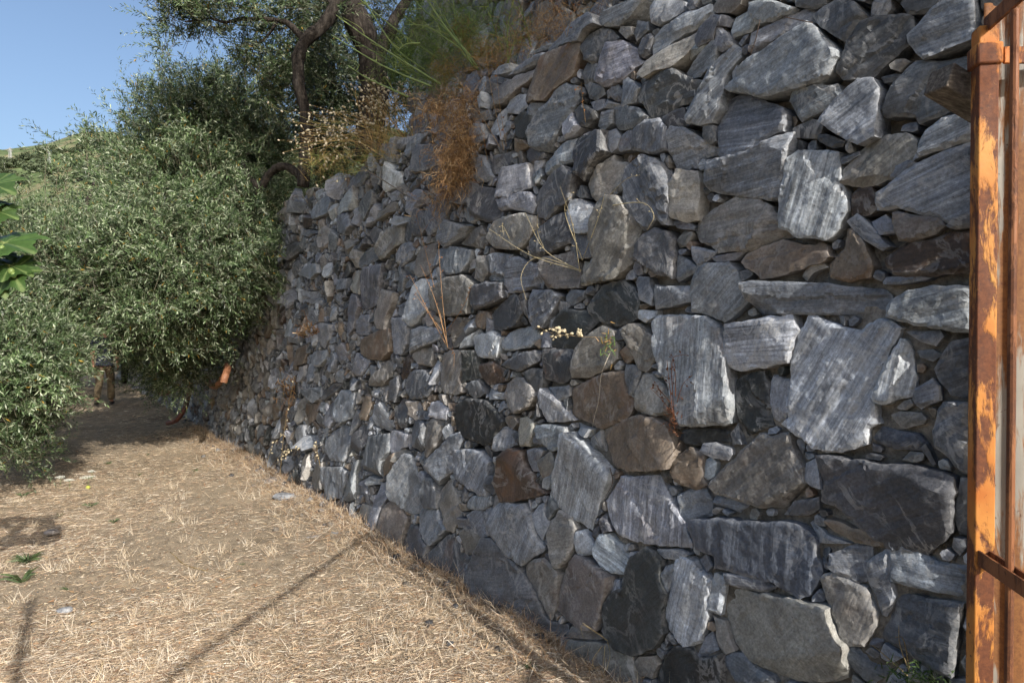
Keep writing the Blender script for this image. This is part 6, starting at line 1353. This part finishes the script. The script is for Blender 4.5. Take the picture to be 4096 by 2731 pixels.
stem_plant('weed', 'feathery green weed with a dry stalk in the bottom right corner', 'weed', [[(3640, 2690), (3600, 2580), (3595, 2500)], [(3630, 2700), (3540, 2620), (3490, 2580)], [(3640, 2690), (3615, 2560), (3580, 2545)]], .05, .0018, (.33, .26, .14), .0, leafy=(3680, 2720, 260, .03, [(.05, .085, .03), (.07, .12, .04), (.10, .15, .055)], (.05, .04, .022)))
stem_plant('trailing_grass', 'pale grass stems trailing over the low stones near the centre bottom', 'grass', [[(2430, 2560), (2370, 2520), (2325, 2500), (2335, 2560)], [(2430, 2560), (2390, 2530), (2330, 2490)], [(2410, 2580), (2370, 2640), (2390, 2690)], [(2420, 2580), (2415, 2650), (2420, 2700)], [(2430, 2565), (2440, 2620), (2425, 2680)]], .05, .0014, (.46, .36, .18))
stem_plant('hanging_root', 'thin pale root hanging down over the brown stone', 'root', [[(2445, 1400), (2405, 1500), (2395, 1600), (2370, 1710), (2395, 1775)], [(2430, 1430), (2410, 1480), (2395, 1495)]], .06, .0016, (.45, .40, .32))
stem_plant('vine_roots', 'dark wiry roots creeping between the two pale slabs', 'root', [[(2440, 1870), (2450, 1930), (2420, 1990), (2405, 2040)], [(2720, 1770), (2690, 1810), (2660, 1850)], [(2450, 1900), (2480, 1890), (2500, 1895)]], .05, .0024, (.13, .10, .08))
P = spline([wp(1378, 618, .10), wp(1440, 665, .13), wp(1530, 720, .12), wp(1665, 805, .06)], 14); g = Geo(); g.tube(P, np.linspace(.007, .004, 14), 6, (.20, .18, .16)); tag(link('stick', g.mesh('stick', True), M_DRY), 'bare grey stick lying slantwise on the wall below the seed heads', 'stick')
for pts, lab in ([(3135, 68), (3200, 82), (3250, 92)], 'dark thin twig lying across the pale stone at the top of the wall'), ([(3040, 80), (3022, 160), (3000, 222)], 'dark upright twig in front of the pale stone at the top of the wall'):
    g = Geo(); g.tube(spline([wp(x, y, .07) for x, y in pts], 8), .0018, 5, (.08, .06, .05)); tag(link('twig', g.mesh('twig', True), M_DRY), lab, 'twig')

# ------------------------------------------------------------------ straw, tufts and weeds on the path
def gz(P): return ground_z(P[:, 0], P[:, 1])
def ground_px(n, x0, x1, y0, y1):
    x = prg.uniform(x0, x1, n); y = prg.uniform(y0, y1, n); a_ = (x - 2048) / FPX; b_ = (1365.5 - y) / FPX
    d = np.stack([a_, math.cos(PITCH) + b_ * math.sin(PITCH), -math.sin(PITCH) + b_ * math.cos(PITCH)], 1); return CAM + d * (-CAM_H / d[:, 2])[:, None]
STRAW = np.array([(.58, .46, .32), (.50, .38, .26), (.67, .57, .44), (.42, .30, .20), (.30, .19, .125), (.71, .64, .54), (.53, .41, .29), (.37, .31, .25), (.23, .17, .125)])
g = Geo()
for n, (x0, x1, y0, y1), ls, wd in [(185000, (-450, 2400, 1720, 2900), (.015, .115), .0021), (18000, (-300, 1400, 1540, 1760), (.05, .17), .0036)]:
    P = ground_px(n, x0, x1, y0, y1); u_, w_ = wall_uw(P[:, 0], P[:, 1]); den = .80 + .72 * fbm(P * 1.05, 91, 3) + .35 * np.exp(-np.clip(w_, 0, 9) / .5) - .25 * smooth((P[:, 0] * -1 - 1.6) / 2) * smooth((6 - P[:, 1]) / 2)
    k = (w_ > .0) & (prg.random(n) < den); P = P[k]; n = len(P); P[:, 2] = gz(P) + prg.uniform(.001, .018, n)
    th = prg.normal(.55, 1.0, n) + 1.6 * fbm(P * 2.2, 95, 2); L = prg.uniform(*ls, n) * prg.random(n) ** .5; d = np.stack([np.cos(th), np.sin(th), prg.normal(0, .10, n)], 1)
    P1 = P + d * L[:, None]; P1[:, 2] = np.maximum(P1[:, 2], gz(P1) + .002); mid = (P + P1) / 2 + prg.normal(size=(n, 3)) * (L * .07)[:, None]; mid[:, 2] = np.maximum(mid[:, 2], gz(mid) + .003)
    ribbons(g, P, P1, wd * prg.uniform(.5, 1.5, n), cols(STRAW, n, .3), mid)
n = 60000; P = ground_px(n, -300, 2350, 1760, 2850); P = P[wall_uw(P[:, 0], P[:, 1])[1] > .02]; n = len(P); P[:, 2] = gz(P) + prg.uniform(.001, .006, n); th = prg.uniform(0, 6.28, n)
ribbons(g, P, P + np.stack([np.cos(th), np.sin(th), prg.normal(0, .2, n)], 1) * prg.uniform(.005, .03, (n, 1)), prg.uniform(.0015, .004, n), cols(np.concatenate([STRAW, [(.16, .12, .08), (.12, .10, .085), (.30, .27, .23)]]), n, .3))
n = 15000; u_ = prg.uniform(-.8, 9.5, n); w_ = .02 + prg.exponential(.13, n); P = W_O + W_D * u_[:, None] + W_N * w_[:, None]; P[:, 2] = gz(P); d = norm(prg.normal(size=(n, 3)) * (1, 1, .6) + (0, 0, .45)); ribbons(g, P, P + d * prg.uniform(.03, .16, (n, 1)), np.full(n, .0024), cols(np.concatenate([STRAW, ORANGE]), n, .3), P + d * .05 + prg.normal(size=(n, 3)) * .012)
for k in range(170):                                   # standing tufts of cut dry grass
    c = ground_px(1, -300, 1900, 1900, 2900)[0]
    if wall_uw(c[0], c[1])[1] < .1: continue
    n = prg.integers(10, 34); P = c + prg.normal(size=(n, 3)) * (.025, .025, 0); P[:, 2] = gz(P); d = norm(prg.normal(size=(n, 3)) * (.55, .55, .1) + (0, 0, 1)); ribbons(g, P, P + d * prg.uniform(.03, .11, (n, 1)), np.full(n, .002), cols(STRAW[[0, 2, 5]], n, .2))
tag(link('straw_litter', g.mesh('straw_litter'), M_STRAW), 'cut dry straw littering the sunlit path', kind='stuff')
# pebbles and snail shells, leaf litter
g = Geo()
for k, p in enumerate(ground_px(900, -200, 2300, 1800, 2900)):
    if wall_uw(p[0], p[1])[1] < .05: continue
    r = prg.uniform(.002, .006) if k % 9 else prg.uniform(.006, .014); V, Q = ball((0, 0, 0), r, 5, prg.uniform(.5, .8)); V = V * prg.uniform(.8, 1.25, V.shape) + p; V[:, 2] += gz(p[None])[0] + r * .3
    g.add(V, Q, None, np.array([(.42, .38, .30), (.12, .12, .125), (.20, .17, .13), (.50, .45, .36)][k % 4]) * prg.uniform(.7, 1.1))
for k in range(170):                                   # chips fallen from the wall
    u_ = prg.uniform(-.6, 11); p = W_O + W_D * u_ + W_N * (.03 + prg.exponential(.10)); r = prg.uniform(.010, .034); V, Q = ball((0, 0, 0), r, 6, prg.uniform(.5, .9)); V = V * prg.uniform(.65, 1.35, V.shape) + p; V[:, 2] += gz(p[None])[0] + r * .25
    g.add(V, Q, None, np.array([(.13, .135, .145), (.09, .09, .095), (.17, .15, .125), (.20, .205, .21)][k % 4]) * prg.uniform(.7, 1.2))
tag(link('pebbles_and_shells', g.mesh('pebbles_and_shells', True), M_FLOWER), 'small pebbles and pale snail shells scattered on the path', kind='stuff')
g = Geo(); n = 2600; P = ground_px(n, -200, 2300, 1760, 2900); P = P[wall_uw(P[:, 0], P[:, 1])[1] > .03]; n = len(P); P[:, 2] = gz(P) + .012; th = prg.uniform(0, 6.28, n); d = np.stack([np.cos(th), np.sin(th), prg.normal(0, .25, n)], 1); ribbons(g, P, P + d * prg.uniform(.015, .04, (n, 1)), prg.uniform(.004, .010, n), cols(np.array([(.22, .14, .08), (.33, .23, .13), (.15, .10, .065), (.30, .17, .09), (.48, .40, .28)]), n), None)
tag(link('leaf_litter', g.mesh('leaf_litter'), M_STRAW), 'dry brown leaves fallen on the path', kind='stuff')
def weed(x, y, n, ln, lab, pal=((.075, .11, .045), (.10, .14, .065), (.055, .085, .035)), flat=.5, w=.10):
    ln = ln * .62
    c = on_ground(x, y); c[2] = gz(c[None])[0]; g = Geo(); th = prg.uniform(0, 6.28, n); d = norm(np.stack([np.cos(th), np.sin(th), prg.uniform(.1, 1.2, n) * (1 - flat) + .12], 1)); P = np.repeat(c[None], n, 0) + prg.normal(size=(n, 3)) * (.004, .004, 0)
    P1 = P + d * ln * prg.uniform(.5, 1.1, (n, 1)); ribbons(g, P, P1, np.full(n, ln * w), cols(np.array(pal), n), (P + P1) / 2 + (0, 0, ln * .12)); tag(link('weed', g.mesh('weed'), M_GREEN), lab, 'weed', 'weeds on the path')
for a_ in [(360, 2020, 22, .13, 'flat green rosette on the sunlit path below the white flowers'), (555, 1895, 14, .10, 'small upright green weed in the middle of the path'), (780, 1885, 26, .09, 'dark green weed on the path nearest the far wall'), (240, 2060, 10, .12, 'spindly grey green weed left of the rosette'), (455, 2085, 18, .12, 'thin green grass patch right of the rosette'), (110, 2250, 60, .20, 'grey green sprawling weed at the left edge of the path'), (90, 2330, 16, .26, 'tall green grass blades at the left edge'), (270, 2360, 12, .10, 'small green seedling below the sprawling weed'), (2120, 2690, 26, .085, 'blue green seedling at the bottom by the wall foot'), (2170, 2700, 14, .05, 'tiny round leaved seedling right of the blue green one'), (90, 1990, 20, .16, 'pale dry green weed beside the tree shadow'), (970, 2265, 8, .05, 'tiny green sprig on the straw'), (590, 1815, 14, .1, 'weed at the edge of the olive shade'), (430, 1850, 18, .12, 'low weed behind the white flowers'), (690, 2100, 10, .06, 'faint green shoot among the straw')]: weed(*a_)
for x, y, r, lab in [(240, 1918, .045, 'leftmost white flower umbel on the path'), (276, 1930, .045, 'middle white flower umbel on the path'), (350, 1918, .075, 'largest white flower umbel on the path'), (366, 1893, .03, 'small white umbel behind the largest one')]:
    c = on_ground(x, y + 25); root = thing('wild_carrot', lab, 'flower', tuple(c), 'white flowers on the path'); top = c + (0, 0, .10); g = Geo(); gf = Geo(); g.tube(spline([c, c + (.01, 0, .05), top - (0, 0, .02)], 6), .0018, 4, (.16, .22, .08))
    for k in range(46):
        a_ = k * 2.4; rr = r * math.sqrt(k / 46); p = top + (rr * math.cos(a_), rr * math.sin(a_), -.01 * (rr / r) ** 2 + prg.normal() * .003); g.tube([top - (0, 0, .025), p], .0005, 3, (.2, .27, .12), False)
        for q in range(5): V, Q = ball(p + prg.normal(size=3) * (.005, .005, .002), .0030, 4, .6); gf.add(V, Q, None, (.70, .70, .66))
    link('stem', g.mesh('stem'), M_GREEN, root); link('florets', gf.mesh('florets', True), M_FLOWER, root)['kind'] = 'stuff'
g = Geo(); c = on_ground(352, 1957); V, Q = ball(c + (0, 0, .022), .022, 12, .9); g.add(V, Q, None, (.45, .47, .10)); tag(link('fallen_fruit', g.mesh('fallen_fruit', True), M_FLOWER), 'yellow green fallen fruit below the largest white flower', 'fruit')
def loose_stone(x, y, r, tone, lab):
    c = on_ground(x, y); rg_ = np.random.default_rng(int(x)); V, Q = ball((0, 0, 0), 1, 12, .6, (0, 0, 1)); V = V * r * (1 + .25 * fbm(V * 1.8 + x, 7, 2)[:, None]) * (1.25, .9, .8); V = np.round(V / (r * .22)) * r * .22 * .5 + V * .5; b_ = np.array(TONES[tone]); n = len(V)
    tag(link('loose_stone', mesh_np('loose_stone', V, Q, True, {'tone': (np.broadcast_to(b_, (n, 3)), 'FLOAT_COLOR'), 'sc': (V * 1.0 + x, 'FLOAT_VECTOR'), 'par': (np.broadcast_to((.5, .4, .1), (n, 3)), 'FLOAT_VECTOR')}, R(30)), M_STONE, None, c + (0, 0, r * .25)), lab, 'stone', 'loose stones on the path')
for a_ in [(1138, 1998, .085, 'g', 'pale grey stone lying on the straw near the wall foot'), (1102, 1935, .10, 'p', 'brown stone at the wall foot behind the pale one'), (1250, 2010, .06, 't', 'cream stone leaning on the wall foot'), (1350, 2145, .05, 'g', 'small grey stone in the straw by the wall'), (1250, 2160, .05, 'p', 'small brown stone in the straw left of the wall'), (260, 2445, .035, 'g', 'grey pebble stone on bare earth at lower left'), (205, 2135, .05, 'p', 'brown earthy stone on the path at left')]: loose_stone(*a_)
def twig(pts, r, lab, col): P = spline([on_ground(x, y) + (0, 0, .015) for x, y in pts], 12); g = Geo(); g.tube(P, np.linspace(r, r * .5, 12), 5, col); tag(link('twig', g.mesh('twig', True), M_DRY), lab, 'twig', 'twigs on the path')
twig([(680, 2215), (740, 2265), (830, 2292)], .005, 'curved tan twig lying in the middle of the straw', (.30, .22, .11)); twig([(740, 2425), (760, 2470), (780, 2490)], .004, 'short dark curved twig on bare earth', (.06, .05, .045)); twig([(390, 2731), (420, 2640), (460, 2560)], .005, 'straight pale reed standing out at the bottom of the path', (.50, .40, .22)); twig([(840, 2620), (930, 2570), (1070, 2560)], .004, 'reddish forked twig near the bottom of the path', (.30, .16, .10)); twig([(1690, 2395), (1760, 2440), (1850, 2460)], .007, 'grey twig in the straw by the wall foot', (.22, .19, .15))
# added olive, out of frame; its crown placed to shade trunks, fennel, upper wall
cu = lambda u, w, z: W_O + W_D * u + W_N * w + np.array([0, 0, z])
bl = []
for u_, w_, z_, r_ in [(-.6, -1.9, 6.6, .9), (.6, -1.6, 6.9, .9), (-1.2, -1.1, 6.2, .8), (1.4, -2.2, 6.9, .9), (.3, -2.8, 6.8, .9), (-.2, -.6, 6.3, .65), (1.0, -.35, 6.0, .6), (0, -.35, 5.7, .6), (-1.6, -.2, 5.3, .55), (-2.6, -.15, 5.2, .6), (-3.6, -.2, 5.3, .7), (-.8, -.3, 5.5, .55), (-1.5, -2.4, 6.6, .8), (2.0, -1.9, 7.2, .8)]:
    p = cu(u_, w_, z_); bl.append((p, r_))
tb2 = cu(.2, -2.6, 5.4)
olive('unseen olive tree added on the upper terrace, its crown shading the wall', tb2, [([tb2, tb2 + (0, 0, .7), tb2 + (.1, -.1, 1.4)], .14, .07), ([tb2 + (0, 0, .7), cu(-.6, -1.7, 6.6)], .07, .02), ([tb2 + (0, 0, .7), cu(1.2, -1.8, 6.9)], .07, .02)], [(p, 0, 0, r, r * .75, r, 300) for p, r in bl], 808, leaf_len=.115, per=.034)
